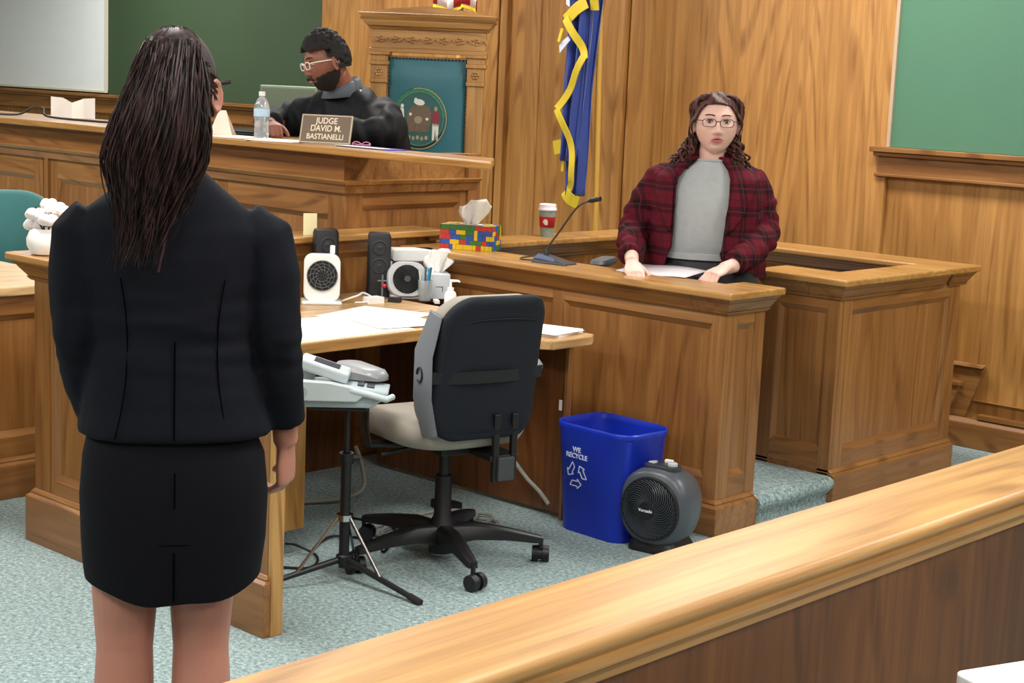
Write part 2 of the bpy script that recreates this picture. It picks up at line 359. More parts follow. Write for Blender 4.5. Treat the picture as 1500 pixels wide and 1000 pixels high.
MB().prism([(-5.10, 4.775), (-3.345, 4.775), (-3.345, 5.13), (-3.545, 5.13), (-3.545, 5.015), (-5.10, 5.015)], TZ-.028, TZ).build('cap_rail', TOPX, ws, bevel=.008, seg=3)
MB().prism([(-3.80, 5.555), (-3.345, 5.555), (-3.345, 6.685), (-5.20, 6.685), (-5.20, 5.045), (-4.986, 5.045), (-4.986, 6.44), (-3.54, 6.44), (-3.54, 5.81), (-3.80, 5.81)], TZ-.028, TZ).build('cap_rail', TOPX, ws, bevel=.008, seg=3)
# carpeted platform and step
st = MB(); n = 6; prof = [(-3.41, 0), (-3.40, .02), (-3.392, .085)] + [(-3.40 - .03*math.sin(PI/2*i/n) + .012, .085 + .03*(1-math.cos(PI/2*i/n))*0 + .032*math.sin(PI/2*i/n)) for i in range(n+1)]
prof = [(-3.40, 0.0), (-3.395, .04), (-3.375, .06), (-3.365, .08), (-3.372, .098), (-3.39, .108), (-3.43, .11), (-3.80, .11), (-3.80, 0)]
st.loft([[(x, y, z) for x, z in prof] for y in (5.085, 5.6095)])
struct(st.build('floor', CARPET, smooth=True, sharp=.9), 'carpeted entry step between the two halves of the witness stand', 'step')
struct(MB().box(-5.04, -3.81, 4.965, 6.48, 0, .30).build('floor', CARPET), 'raised carpeted floor inside the witness stand', 'platform')

# judge bench
jb = thing('judge_bench', 'long raised oak judge bench with overhanging flat worktop', 'judge bench', (0, 0, 0))
BX, BY, BE = -5.29, 4.625, 5.42
b = MB(); b.box(-9.6, BX - .02, BY + .02, BY + .12, 0, 1.16); b.box(BX - .12, BX - .02, BY + .12, BE, 0, 1.16); b.build('body_core', WV, jb)
face_panels(jb, (-7.66, BY, 0), (1, 0, 0), (0, -1, 0), 2.37, .02, 1.165, [(.07, .72, .3, 1.03), (.80, 1.46, .3, 1.03), (1.54, 2.26, .3, 1.03)])
face_panels(jb, (-9.6, BY, 0), (1, 0, 0), (0, -1, 0), 1.87, .02, 1.165, [(.07, .90, .3, 1.03), (.98, 1.78, .3, 1.03)])
face_panels(jb, (BX, BY + .0205, 0), (0, 1, 0), (1, 0, 0), BE - BY - .0205, .02, 1.165, [(.08, .68, .3, 1.075)])
b = MB(); b.box(-7.70, -7.66, BY - .012, BY + .1, .02, 1.165); b.build('end_post', WV, jb)
# mid moulding, wraps the corner
for nm, o0, z0, z1 in (('mid_moulding', .045, 1.168, 1.188), ('mid_cove', .022, 1.13, 1.168)):
    b = MB(); 
    b.hexa([(-9.6, BY-o0*.6, z0), (BX+o0*.6, BY-o0*.6, z0), (BX+o0*.6, BY+.1, z0), (-9.6, BY+.1, z0)], [(-9.6, BY-o0, z1), (BX+o0, BY-o0, z1), (BX+o0, BY+.1, z1), (-9.6, BY+.1, z1)])
    b.hexa([(BX-.1, BY+.1, z0), (BX+o0*.6, BY+.1, z0), (BX+o0*.6, BE, z0), (BX-.1, BE, z0)], [(BX-.1, BY+.1, z1), (BX+o0, BY+.1, z1), (BX+o0, BE+.02, z1), (BX-.1, BE+.02, z1)])
    b.build(nm, TOPX if nm == 'mid_moulding' else WX, jb, bevel=.004)
b = MB(); b.box(-9.6, BX - .01, BY, BY + .1, 1.188, 1.298); b.box(BX - .11, BX - .01, BY + .1, BE, 1.188, 1.298); b.build('fascia', WX, jb)
b = MB(); b.box(BX - .03, BX + .012, BE - .05, BE + .03, .02, 1.30); b.build('end_post', WV, jb, bevel=.003)
top = MB(); top.prism([(-9.6, BY - .08), (-4.345, BY - .08), (-4.56, 4.785), (-5.55, 4.785), (-5.72, 5.10), (-9.6, 5.10)], 1.298, 1.33)
top.build('worktop', TOPX, jb, bevel=.006, seg=3)
struct(MB().box(-9.6, BX - .12, BY + .13, WY0 - .07, 0, .45).build('floor', CARPET), 'raised carpeted floor behind the judge bench', 'platform')

# partition behind the clerk desk and end wall of the enclosure
cp = thing('desk_partition', 'low oak partition with a flat ledge behind the clerk desk', 'partition', (0, 0, 0))
MB().box(-5.27, -5.13, 3.62, 5.03, 0, .95).build('core', WV, cp)
face_panels(cp, (-5.11, 3.62, 0), (0, 1, 0), (1, 0, 0), 1.205, .02, .952, [(.06, .36, .3, .9), (.42, .72, .3, .9), (.78, 1.15, .3, .9)])
MB().box(-5.135, -5.11, 4.965, 5.03, .93, .952).build('corner_block', WV, cp)
MB().box(-5.285, -5.08, 3.60, 5.035, .953, .98).build('ledge', TOPY, cp, bevel=.006, seg=3)
lw = thing('low_wall', 'short oak panelled wall with a flat cap and deep plinth behind the woman in black', 'low wall', (0, 0, 0))
MB().box(-4.88, -3.60, 2.906, 2.925, 0, .97).build('core', WV, lw)
face_panels(lw, (-4.88, 2.885, 0), (1, 0, 0), (0, -1, 0), 1.28, .02, .972, [(.12, 1.16, .235, .82)])
MB().box(-3.5995, -3.580, 2.8855, 2.93, .0, .972).build('end_board', wood('oak_end', '#c39656', '#b58546', 2), lw, bevel=.003)
cap(lw, (-4.88, -3.585, 2.885, 2.93), 1.0, (.10, .012, .055, .04), cove=.05)
plinth(lw, (-4.88, -3.60, 2.885, 2.93), h=.16, out=.025, sides=(1, .6, 1, 0))

# clerk desk
cd = thing('clerk_desk', 'L shaped oak clerk desk with pale worktop and drawer pedestal', 'desk', (0, 0, 0))
poly = [(-5.105, 3.08), (-4.23, 3.08), (-4.23, 4.20), (-4.18, 4.265), (-3.82, 4.275), (-3.775, 4.31), (-3.775, 4.52), (-3.80, 4.56), (-4.9, 4.56), (-4.9, 4.80), (-5.105, 4.80)]
MB().prism(poly, .695, .73).build('worktop', wood('desk_top', '#d9b483', '#cba06c', 1, rough=.35), cd, bevel=.005, seg=3)
MB().box(-4.26, -4.2295, 3.08, 4.2, .685, .726).build('edge_band', TOPY, cd, bevel=.004)
MB().box(-4.95, -3.906, 4.545, 4.557, .02, .694).build('modesty_panel', DKV, cd)
MB().box(-3.9055, -3.891, 4.530, 4.557, .0, .694).build('end_panel', WV, cd)
pd = MB().box(-4.85, -4.21, 3.10, 3.50, .10, .60).build('pedestal', WV, cd)
MB().box(-4.21, -4.19, 3.095, 3.515, .085, .585).build('drawer_front', wood('oak_pedestal', '#c39656', '#b58546', 2), pd, bevel=.003)
MB().box(-4.85, -4.205, 3.10, 3.505, .585, .66).build('pedestal_top', WY, pd, bevel=.002)
MB().box(-4.8, -4.26, 3.14, 3.47, 0, .10).build('pedestal_base', WV, pd)
MB().box(-5.09, -5.05, 3.1, 4.5, .0, .694).build('back_panel', DKV, cd)
MB().box(-3.94, -3.925, 4.5425, 4.5445, .42, .46).build('label', WHITE, cd)

# side table, far left
lt = thing('side_table', 'oak panelled side table cut off by the left edge of the picture', 'table', (0, 0, 0))
MB().box(-6.6, -5.45, 1.6, 3.42, 0.0, .78).build('core', WV, lt)
face_panels(lt, (-5.43, 1.6, 0), (0, 1, 0), (1, 0, 0), 1.82, .02, .775, [(.1, .85, .235, .70), (.93, 1.74, .235, .70)])
MB().box(-6.65, -5.40, 1.55, 3.47, .775, .81).build('tabletop', wood('pale_top', '#dcbc90', '#cfa978', 1, rough=.3), lt, bevel=.006, seg=3)
plinth(lt, (-6.6, -5.43, 1.6, 3.42), h=.13, out=.025, sides=(0, 1, 1, 0))

# gallery rail in front
gr = thing('gallery_rail', 'wide oak gallery rail with rounded top edge crossing the foreground', 'railing', (0, 0, 0))
n = 8; RX0, RX1, RZ = -1.545, -1.345, .90
prof = [(RX0 + .01, RZ - .03), (RX0, RZ - .022), (RX0, RZ - .008), (RX0 + .007, RZ)]
prof += [(RX1 - .008 + .014*math.sin(PI*i/n), RZ - .014 + .014*math.cos(PI*i/n)) for i in range(n + 1)]
prof += [(RX1 - .012, RZ - .036), (RX1 - .004, RZ - .042), (RX1 - .004, RZ - .052), (RX1 - .02, RZ - .06), (RX1 - .03, RZ - .075), (RX1 - .03, RZ - .085), (RX1-.05, RZ - .09), (RX0 + .03, RZ - .09)]
MB().loft([[(x, y, z) for x, z in prof] for y in (-1.0, 5.2)]).build('top_rail', wood('oak_top_rail', '#c89a5e', '#b4864c', 1, rough=.42, coat=.12), gr, smooth=True, sharp=.5)
MB().box(-1.50, -1.395, -1.0, 5.2, 0, RZ - .089).build('rail_panel', wood('oak_rail_panel', '#7e4d22', '#633a18', 2, rough=.5, coat=0), gr)
MB().box(-1.51, -1.37, -1.0, 5.2, 0, .12).build('plinth', WY, gr, bevel=.004)

# white table corner, lower right
wt = thing('white_table', 'white topped table corner at the lower right edge of the picture', 'table', (-1.165, 2.35, 0), math.radians(-21))
MB().prism([(x + .35, y + .45) for x, y in rrect(.7, .9, .02)], .705, .73).build('tabletop', WPLA, wt, bevel=.003)
for sx, sy in ((.06, .06), (.62, .06), (.06, .80), (.62, .80)): MB().box(sx, sx+.035, sy, sy+.035, 0, .706).build('leg', CHROME, wt)
# objects

# ============================================================ objects
def spline(pts, n=8):
    pts = [Vector(p) for p in pts]; out = []
    P = [pts[0]] + pts + [pts[-1]]
    for i in range(1, len(P) - 2):
        for k in range(n):
            t = k / n; a, b, c, d = P[i-1], P[i], P[i+1], P[i+2]
            out.append(.5 * ((2*b) + (c-a)*t + (2*a-5*b+4*c-d)*t*t + (-a+3*b-3*c+d)*t**3))
    out.append(pts[-1]); return out

# ---------------- office chair (back towards the camera)
def office_chair():
    t = thing('office_chair', 'dark grey office chair with pale seat and armrests at the clerk desk', 'office chair', (-3.825, 3.825, 0), math.radians(76))
    # local +Y = forward
    back_m = mat('chair_back_fabric', '#171b24', .7, bump=.2, bscale=700, spec=.3); cush = mat('chair_cushion', '#9c958b', .8, bump=.3, bscale=500)
    gry = mat('chair_grey', '#70757c', .6, bump=.1)
    base = MB(); base.lathe([(.045, .03), (.045, .05), (.05, .09), (.045, .13), (.03, .16), (.028, .30)], 20); base.lathe([(.018, .30), (.018, .44)], 16)
    bo = base.build('gas_column', BLK, t, smooth=True)
    wr = math.radians(-27) - math.radians(76)
    for k in range(5):
        a = wr + k * 2*PI/5; M = T(rz=a - PI/2)
        l = MB()
        rings = []
        for y, w, h, z in ((.03, .034, .042, .105), (.12, .03, .034, .115), (.23, .024, .024, .105), (.32, .019, .017, .09), (.345, .016, .014, .086)):
            rings.append([(-w, y, z-h), (w, y, z-h), (w*.9, y, z+h*.3), (w*.5, y, z+h*.6), (-w*.5, y, z+h*.6), (-w*.9, y, z+h*.3)])
        lo = l.loft(rings, M).build('base_leg', BLK, t, smooth=True, sharp=.8)
        c = MB(); Mc = M @ T(0, .345, 0, rz=.5 + k)
        c.tube([(0, 0, .05), (0, 0, .085)], .008, 8, Mc)
        for s_ in (-1, 1): c.tube([(s_*.008, .012, .029), (s_*.030, .012, .029)], [.029, .027], 18, Mc)
        c.tube([(-.01, .012, .029), (.01, .012, .029)], .022, 12, Mc)
        c.build('caster', BLK, lo, smooth=True)
    mech = MB(); mech.box(-.09, .09, -.13, .12, .40, .44); mech.tube([(.09, .05, .42), (.22, .05, .415)], .008, 8); mech.tube([(-.09, -.02, .42), (-.26, -.02, .40)], .008, 8)
    mech.build('tilt_mechanism', BLK, t, bevel=.008)
    # seat
    s_ = MB(); rings = []
    for z, k in ((.435, .86), (.445, .95), (.47, 1.0), (.50, 1.0), (.52, .95), (.528, .82)):
        rings.append([(x*k, y*k + .03, z + .02*max(0, abs(x)*3-.55) - (.03 if y > .2 else 0)*(z > .5)) for x, y in rrect(.50, .50, .16, 8)])
    s_.loft(rings).build('seat', cush, t, smooth=True, sharp=1.2)
    # backrest: thick shell, curved; outline rounded rectangle
    def outline(w0, w1, h, r, n=10):
        pts = []
        for x, z in rrect(1, 1, r, n): pts.append((x * (w0 + (w1-w0)*(z+.5)), (z+.5) * h))
        return pts
    def shell(name, k, y0, y1, m, inset=0, z0=.48, h=.485, parent=t, w0=.415, w1=.375):
        o = MB(); rings = []
        for f, sc in ((0, .90), (.12, .97), (.3, 1.0), (.7, 1.0), (.88, .97), (1, .90)):
            y = y0 + (y1 - y0) * f; ring = []
            for x, z in outline(w0*k, w1*k, h*k, .22):
                zz = (z - h*k/2) * sc + h/2; xx = x * sc
                ring.append((xx, y + .9*xx*xx - .05*math.sin(PI*max(0, min(1, zz/h)))*0 - .16*(zz/h - .2)**2 , z0 + zz))
            rings.append(ring)
        return o.loft(rings).build(name, m, parent, smooth=True, sharp=1.2)
    bk = shell('backrest', 1.0, -.275, -.215, back_m)
    shell('back_cushion', .97, -.225, -.13, cush)
    # raised panel outline on the back
    ln = [(x*.34, .10 + z*.0, 0) for x, z in ((0, 0),)]
    pts = []
    for x, z in ((-.15, .22), (-.15, .36), (-.11, .405), (.11, .405), (.15, .36), (.15, .22)):
        pts.append((x, -.279 + .9*x*x - .16*(z/.485 - .2)**2, .48 + z))
    MB().tube(spline(pts, 6), .0022, 6).build('piping', back_m, bk, smooth=True)
    st = MB(); z = .215
    st.sheet([[(x, -.283 + .9*x*x - .16*(zz/.485 - .2)**2, .48 + zz) for x in [(-.213 + .426*i/12) for i in range(13)]] for zz in (.195, .235)]).build('strap', mat('strap_web', '#15171b', .8), bk, solid=.004)
    bkl = MB().box(.135, .165, -.285+.02, -.262+.02, .665, .715).build('buckle', BLK, bk, bevel=.003)
    gp = MB(); gp.tube([(-.195, -.225, .50), (-.215, -.205, .62), (-.215, -.205, .77), (-.19, -.235, .90)], [(.05, .012), (.06, .012), (.06, .012), (.04, .012)], 12, flat=(0, 1, 0)).build('side_cover', gry, bk, smooth=True)
    rg = MB(); rg.tube([( -.229, -.205 + .017*math.cos(a), .70 + .024*math.sin(a)) for a in [k*2*PI/14 for k in range(13)]], .0035, 6).build('pull_ring', BLK, bk, smooth=True)
    bars = MB()
    for x in (.03, .10): bars.box(x, x+.022, -.265, -.245, .33, .56)
    bars.box(.02, .13, -.26, -.10, .40, .42); bars.build('back_bar', BLK, t, bevel=.003)
    MB().box(.045, .108, -.275, -.235, .335, .415).build('adjuster_box', mat('adjuster_grey', '#3a3d41', .6), t, bevel=.004)
    for sx in (-1, 1):
        a = MB(); a.tube([(sx*.14, .02, .42), (sx*.29, .02, .43), (sx*.305, .02, .50), (sx*.305, .02, .66)], [(.012, .03)]*4, 10, flat=(0, 0, 1))
        ao = a.build('armrest', BLK, t, smooth=True)
        pd = MB(); pd.loft([[(sx*.305 + x*k, .05 + y*k, z) for x, y in rrect(.10, .27, .048, 6)] for z, k in ((.655, .85), (.662, 1), (.675, 1), (.69, .88), (.695, .6))]).build('arm_pad', mat('arm_pad_grey', '#8b8f96', .35), ao, smooth=True, sharp=1.2)
    return t
office_chair()

# ---------------- stenotype machine on a tripod
t = thing('steno_machine', 'pale grey stenotype machine mounted on a black tripod stand', 'stenotype machine', (-3.86, 3.41, 0), math.radians(45))
# local +X ~ image right, local +Y away from the camera
GM = mat('steno_grey', '#a9b9bf', .4); GM2 = mat('steno_dark', '#30343a', .4)
tri = MB(); tri.tube([(0, 0, .045), (0, 0, .43)], .017, 14); tri.lathe([(.026, .06), (.026, .085), (.02, .09)], 16); tri.lathe([(.024, .40), (.024, .43)], 14); tri.tube([(.02, 0, .415), (.045, 0, .415)], .009, 8)
tri.tube([(0, 0, .43), (0, 0, .572)], .010, 12); po = tri.build('pole', BLK, t, smooth=True)
MB().lathe([(.028, .205), (.028, .225)], 16).build('collar', CHROME, t, smooth=True)
for k, a in enumerate((math.radians(-150), math.radians(-42), math.radians(82))):
    d = Vector((math.cos(a), math.sin(a), 0)); L_ = .33
    l = MB(); l.tube([d*.02 + Vector((0, 0, .072)), d*L_ + Vector((0, 0, .012))], [.011, .009], 10); lo = l.build('leg', BLK, t, smooth=True)
    MB().tube([d*(L_-.03) + Vector((0, 0, .018)), d*(L_+.02) + Vector((0, 0, .008))], .0115, 10).build('rubber_foot', BLK, lo, smooth=True)
    MB().tube([d*.025 + Vector((0, 0, .215)), d*.17 + Vector((0, 0, .045))], .006, 8).build('brace', CHROME, t, smooth=True)
sm_ = bpy.data.objects.new('machine', None); COL.objects.link(sm_); sm_.parent = t; sm_.location = (-.03, 0, .06); sm_.scale = (.82, .82, .82)
b = MB(); b.box(-.115, .115, -.06, .06, .632, .642).build('mount_plate', BLK, sm_, bevel=.002)
def sideprof(pts, y0, y1, M=None): return [[(x, y0, z) for x, z in pts], [(x, y1, z) for x, z in pts]]
bd = MB(); bd.loft(sideprof([(-.20, .645), (.13, .65), (.19, .69), (.20, .715), (.05, .735), (-.20, .735)], -.085, .10)).build('body', GM, sm_, bevel=.008, smooth=False)
sd = MB(); sd.loft(sideprof([(-.165, .685), (-.15, .675), (.075, .677), (.10, .70), (.06, .735), (-.03, .752), (-.165, .757), (-.18, .72)], -.11, -.07)).build('side_cover', mat('steno_pale', '#c3d0d4', .35), sm_, bevel=.006, seg=3)
MB().tube([(-.135, -.112, .712), (-.135, -.108, .712)], .022, 20).build('round_cap', GM, sm_)
ar = MB(); ar.tube([(.05, -.10, .722), (.12, -.10, .708), (.19, -.095, .69), (.215, -.06, .695)], [(.016, .012), (.014, .014), (.013, .016), (.012, .012)], 12).build('front_bar', mat('steno_pale', '#c3d0d4', .35), sm_, smooth=True)
kb = MB(); 
for i in range(9): kb.box(.075 + .0, .10, -.05 + i*.014, -.04 + i*.014, .728, .737)
for i in range(9): kb.box(.11, .14, -.05 + i*.014, -.04 + i*.014, .720, .730)
kb.build('key', GM2, sm_, bevel=.001)
scn = MB(); Ms = T(-.055, 0, .79, ry=math.radians(17)); scn.box(-.10, .10, -.075, .075, -.025, .02, Ms); so = scn.build('display', mat('steno_pale', '#c3d0d4', .35), sm_, bevel=.012, seg=3)
MB().box(-.05, .055, -.045, .045, .0205, .0225, Ms).build('screen', mat('steno_screen', '#3c4652', .2), so, bevel=.002)
MB().box(-.19, -.10, .0, .09, .735, .775).build('paper_tray', mat('steno_pale', '#c3d0d4', .35), sm_, bevel=.004)
pk = MB(); pk.hexa([(.03, .03, .74), (.15, .03, .735), (.15, .12, .735), (.03, .12, .74)], [(.03, .03, .775), (.15, .03, .748), (.15, .12, .748), (.03, .12, .775)]).build('notepad', mat('steno_notes', '#8f9092', .7), sm_)

# ---------------- recycling bin
t = thing('recycling_bin', 'blue plastic recycling bin printed with white recycling arrows', 'recycling bin', (-3.688, 4.562, 0), math.radians(-3))
BB = mat('bin_blue', '#1130b8', .38, bump=.05)
bn = MB(); ro = []
lv = [(0, .84), (.012, .86), (.385, 1.0), (.392, 1.035), (.405, 1.04), (.41, 1.02), (.405, .99), (.385, .975), (.02, .83)]
for z, k in lv: ro.append([(x*k, y*k, z) for x, y in rrect(.365, .265, .07, 6)])
bn.loft(ro).build('body', BB, t, smooth=True, sharp=.7)
WI = mat('white_print', '#dfe6ff', .5)
tl = math.atan2(.132*.14, .385)
Mb = T(-.005, -.1262, .20) @ Matrix.Rotation(PI/2 + tl - .0, 4, 'X')
Mb = T(-.055, -.1268, .25) @ Matrix.Rotation(PI/2 + .048, 4, 'X')
# symbol and lettering sit on the long face seen by the camera
text_obj('lettering', 'WE', .026, WI, t, Mb @ T(0, .058, 0))
text_obj('lettering', 'RECYCLE', .026, WI, t, Mb @ T(0, .034, 0))
sy = MB()
def chev(M):
    out = [(-.028, -.026), (.012, -.026), (.012, -.034), (.034, -.018), (.012, -.002), (.012, -.010), (-.020, -.010)]
    def band(p, q, w=.0032):
        d = Vector((q[0]-p[0], q[1]-p[1])); n_ = Vector((-d.y, d.x)).normalized()*w/2
        sy.hexa([(p[0]-n_.x, p[1]-n_.y, 0), (q[0]-n_.x, q[1]-n_.y, 0), (q[0]+n_.x, q[1]+n_.y, 0), (p[0]+n_.x, p[1]+n_.y, 0)],
                [(p[0]-n_.x, p[1]-n_.y, .0012), (q[0]-n_.x, q[1]-n_.y, .0012), (q[0]+n_.x, q[1]+n_.y, .0012), (p[0]+n_.x, p[1]+n_.y, .0012)], M)
    out = [(-.024, -.036), (.004, -.036), (.004, -.043), (.019, -.029), (.004, -.014), (.004, -.021), (-.016, -.021)]
    out = [(x, y + .003) for x, y in out]
    for i in range(len(out)): band(out[i], out[(i+1) % len(out)])
for k in range(3): chev(Mb @ T(0, -.030, 0) @ Matrix.Rotation(k*2*PI/3, 4, 'Z') @ Matrix.Diagonal((1.3, 1.25, 1, 1)))
sy.build('recycling_symbol', WI, t)

# ---------------- round floor heater fan
t = thing('floor_fan', 'dark grey round floor fan heater beside the blue bin', 'fan', (-3.42, 4.535, 0), math.radians(9))
FG = mat('heater_grey', '#4b5058', .35); 
# local -Y = towards camera (grille)
R = .135; fb = MB(); rings = []
for y, k, zz in ((-.085, .86, 0), (-.07, .97, 0), (-.03, 1.0, 0), (.04, .97, 0), (.09, .84, 0), (.12, .6, 0), (.13, .3, 0)):
    ring = []
    for i in range(36):
        a = 2*PI*i/36; x = math.cos(a); z = math.sin(a); e = .82
        X = abs(x)**e * (1 if x > 0 else -1); Z = abs(z)**e * (1 if z > 0 else -1)
        ring.append((X*R*k, y, .165 + Z*R*k*1.06))
    rings.append(ring)
fb.loft(rings, cap=True).build('housing', FG, t, smooth=True, sharp=.9)
ft = MB(); ft.loft([[(x*k, y*k + .01, z) for x, y in rrect(.20, .19, .04)] for z, k in ((0, 1), (.02, .98), (.05, .8))]).build('foot', BLK, t, smooth=True)
g_ = MB(); rr_ = .108
g_.lathe([(rr_, 0), (rr_ + .008, .004), (rr_ + .006, .016), (rr_ - .006, .016), (rr_ - .004, 0)], 40, T(0, -.082, .165, rx=PI/2), cap=False)
go = g_.build('grille_ring', BLK, t, smooth=True)
MB().lathe([(rr_, 0), (rr_, .012)], 40, T(0, -.078, .165, rx=PI/2)).build('grille_back', mat('very_dark', '#08090a', .7), t)
gs = MB()
for k in range(38):
    a0 = 2*PI*k/38; pts = []
    for j in range(8):
        f = j/7; r_ = .030 + (rr_ - .032)*f; a = a0 + .85*f*f + .25*f
        pts.append((r_*math.cos(a), -.098 - .016*math.sin(PI*(1 - f)*.5), .165 + r_*math.sin(a)))
    gs.tube(pts, [(.0022, .004)]*8, 5)
gs.build('grille_blade', mat('grille_mid', '#3a3e45', .35), t, smooth=True)
MB().lathe([(.034, 0), (.03, .008), (.001, .011)], 24, T(0, -.112, .165, rx=PI/2)).build('hub', BLK, t, smooth=True)
text_obj('logo', 'Vornado', .0155, WI, t, T(0, -.1238, .16, ry=0) @ Matrix.Rotation(PI/2, 4, 'X'), extrude=.0008)
Mt = T(0, -.012, .312)
cp_ = MB(); cp_.loft([[(x*k, y*k, z) for x, y in rrect(.13, .085, .03)] for z, k in ((-.012, 1), (.0, .98), (.003, .9))], Mt).build('control_panel', mat('panel_grey', '#34383e', .3), t, smooth=True)
kn = MB(); kn.lathe([(.018, .003), (.018, .012), (.014, .015)], 20, T(.04, -.012, .312)).build('knob', mat('knob_silver', '#b8bcc0', .35), t, smooth=True)
MB().hexa([(-.055, -.02, .315), (-.03, -.025, .315), (-.03, .005, .315), (-.038, .012, .315)], [(-.053, -.018, .319), (-.032, -.022, .319), (-.032, .003, .319), (-.038, .01, .319)]).build('indicator', mat('knob_silver', '#b8bcc0', .35), t)
MB().box(-.012, .02, .02, .035, .312, .325).build('switch', WPLA, t, bevel=.003)

# ---------------- floor cables
def cable(name, label, pts, r, m, n=10):
    o = MB().tube(spline(pts, n), r, 8).build(name, m, smooth=True)
    return tag(o, label, 'cable')
CG = mat('cable_grey', '#8f8f86', .55)
lp = []
for k in range(52):
    a = k*2*PI/16; r_ = .17 + .05*math.sin(k*.7); lp.append((-4.12 + r_*math.cos(a)*.75 + .04*math.sin(k*.37), 4.08 + r_*math.sin(a)*1.15, .008 + .006*(k//16) + .002*math.sin(k)))
cable('coiled_cable', 'coil of grey cable on the carpet under the clerk desk', lp, .007, CG, 4)
cable('floor_cable', 'grey cord running along the floor at the back under the desk', [(-4.75, 3.62, .01), (-4.72, 3.8, .012), (-4.6, 4.0, .02), (-4.55, 4.1, .05), (-4.6, 4.15, .12), (-4.7, 4.2, .18)], .009, CG)
cable('floor_cable', 'short grey cord with a curled end hanging against the dark desk panel', [(-4.15, 4.5, .22), (-4.1, 4.48, .2), (-4.05, 4.5, .14), (-3.98, 4.50, .10), (-3.93, 4.50, .06)], .008, CG)
cable('black_cord', 'thin black cord lying on the carpet beside the drawer pedestal', [(-4.10, 3.32, .006), (-4.02, 3.40, .006), (-4.10, 3.50, .006), (-4.18, 3.48, .03), (-4.17, 3.42, .05)], .0045, BLK)
cable('black_cord', 'thin black cord looping over the carpet behind the tripod', [(-4.18, 3.55, .006), (-4.25, 3.7, .008), (-4.12, 3.78, .006), (-4.0, 3.72, .006), (-4.2, 3.95, .006), (-4.45, 3.9, .006)], .0045, BLK)
o = MB().box(-.075, .075, -.011, .011, 0, .016).build('metal_strip', mat('pale_metal', '#c6c8c4', .3), bevel=.002); o.location = (-3.885, 4.175, 0); o.rotation_euler = (0, 0, math.radians(12))
tag(o, 'pale metal strip lying on the carpet behind the chair base', 'strip')
o = MB().box(-.06, .06, -.03, .03, 0, .035).build('power_adapter', BLK, bevel=.006); o.location = (-4.28, 4.3, 0); tag(o, 'black power adapter lying on the carpet by the cable coil', 'power adapter')

# ---------------- things on the clerk desk
DZ = .73
def rot_thing(*a, **k): return thing(*a, **k)
# white square box fan
t = thing('desk_fan', 'small white square desk fan with black round grille', 'fan', (-4.925, 4.195, DZ), math.radians(52))
f = MB(); f.loft([[(x, y, z + .105) for x, z in rrect(.145, .19, .035, 6)] for y in (-.022, .022)])
f.build('housing', WPLA, t, bevel=.006, smooth=False, seg=3)
MB().box(-.08, .08, -.05, .05, 0, .014).build('foot', WPLA, t, bevel=.005)
MB().lathe([(.060, 0), (.060, .004)], 36, T(0, -.022, .115, rx=PI/2)).build('grille_back', mat('very_dark', '#08090a', .7), t)
gs = MB()
for r_ in (.024, .036, .048, .060): gs.tube([(r_*math.cos(a), -.028, .115 + r_*math.sin(a)) for a in [2*PI*i/30 for i in range(31)]], .0016, 5)
for k in range(12):
    a0 = 2*PI*k/12; gs.tube([((.014+.046*j/5)*math.cos(a0 + .12*j), -.0285, .115 + (.014+.046*j/5)*math.sin(a0 + .12*j)) for j in range(6)], .0018, 5)
gs.build('grille', mat('grille_grey', '#565b60', .4), t, smooth=True)
MB().lathe([(.015, 0), (.013, .006)], 20, T(0, -.028, .115, rx=PI/2)).build('hub', BLK, t, smooth=True)
tg = MB().box(.03, .05, -.006, .006, .200, .235).build('carry_handle', WPLA, t, bevel=.004)

def speaker(label, loc, rz, w, h, d, cones):
    t = thing('computer_speaker', label, 'speaker', loc, rz, None)
    b = MB(); b.loft([[(x*k, y*k, z) for x, y in rrect(w, d, .018, 5)] for z, k in ((0, 1.06), (.02, 1.04), (.04, 1), (h-.015, .97), (h, .86))]).build('cabinet', mat('speaker_black', '#16171c', .5, bump=.1), t, smooth=True, sharp=1)
    for z, r_ in cones:
        g = MB(); g.lathe([(r_, 0), (r_, .004), (r_-.004, .006), (r_-.007, .002), (.02, -.004), (.012, .001), (.001, .003)], 28, T(0, -d/2 + .002, z, rx=PI/2), cap=False)
        g.build('speaker_cone', mat('cone_grey', '#2c2f36', .6), t, smooth=True)
    return t
speaker('black computer speaker with one round driver behind the white square fan', (-5.03, 4.30, DZ), math.radians(62), .10, .285, .085, ((.225, .032),))
speaker('tall black computer speaker with two round drivers between the two fans', (-4.985, 4.555, DZ), math.radians(50), .098, .265, .095, ((.205, .032), (.13, .033)))
# silver fan
t = thing('desk_fan', 'small silver desk fan with wide black grille tilted upward', 'fan', (-4.86, 4.60, DZ), math.radians(52))
Mf = T(0, 0, .078, rx=math.radians(-14))
f = MB(); f.loft([[(x*k, y, z*k) for x, z in rrect(.165, .15, .06, 7)] for y, k in ((-.022, .94), (-.014, 1), (.014, 1), (.03, .8))], Mf).build('housing', mat('silver_plastic', '#b9bdc1', .35), t, smooth=True, sharp=.8)
MB().box(-.07, .07, -.03, .05, 0, .018).build('foot', mat('silver_plastic', '#b9bdc1', .35), t, bevel=.006)
MB().lathe([(.060, 0), (.060, .003)], 36, Mf @ T(0, -.0215, 0, rx=PI/2)).build('grille_back', mat('very_dark', '#08090a', .7), t)
gs = MB()
for k in range(26):
    a0 = 2*PI*k/26; gs.tube([((.014+.046*j/6)*math.cos(a0 + .16*j), -.029, (.014+.046*j/6)*math.sin(a0 + .16*j)) for j in range(7)], .0015, 4, Mf)
gs.build('grille', mat('grille_dark', '#24272c', .4), t, smooth=True)
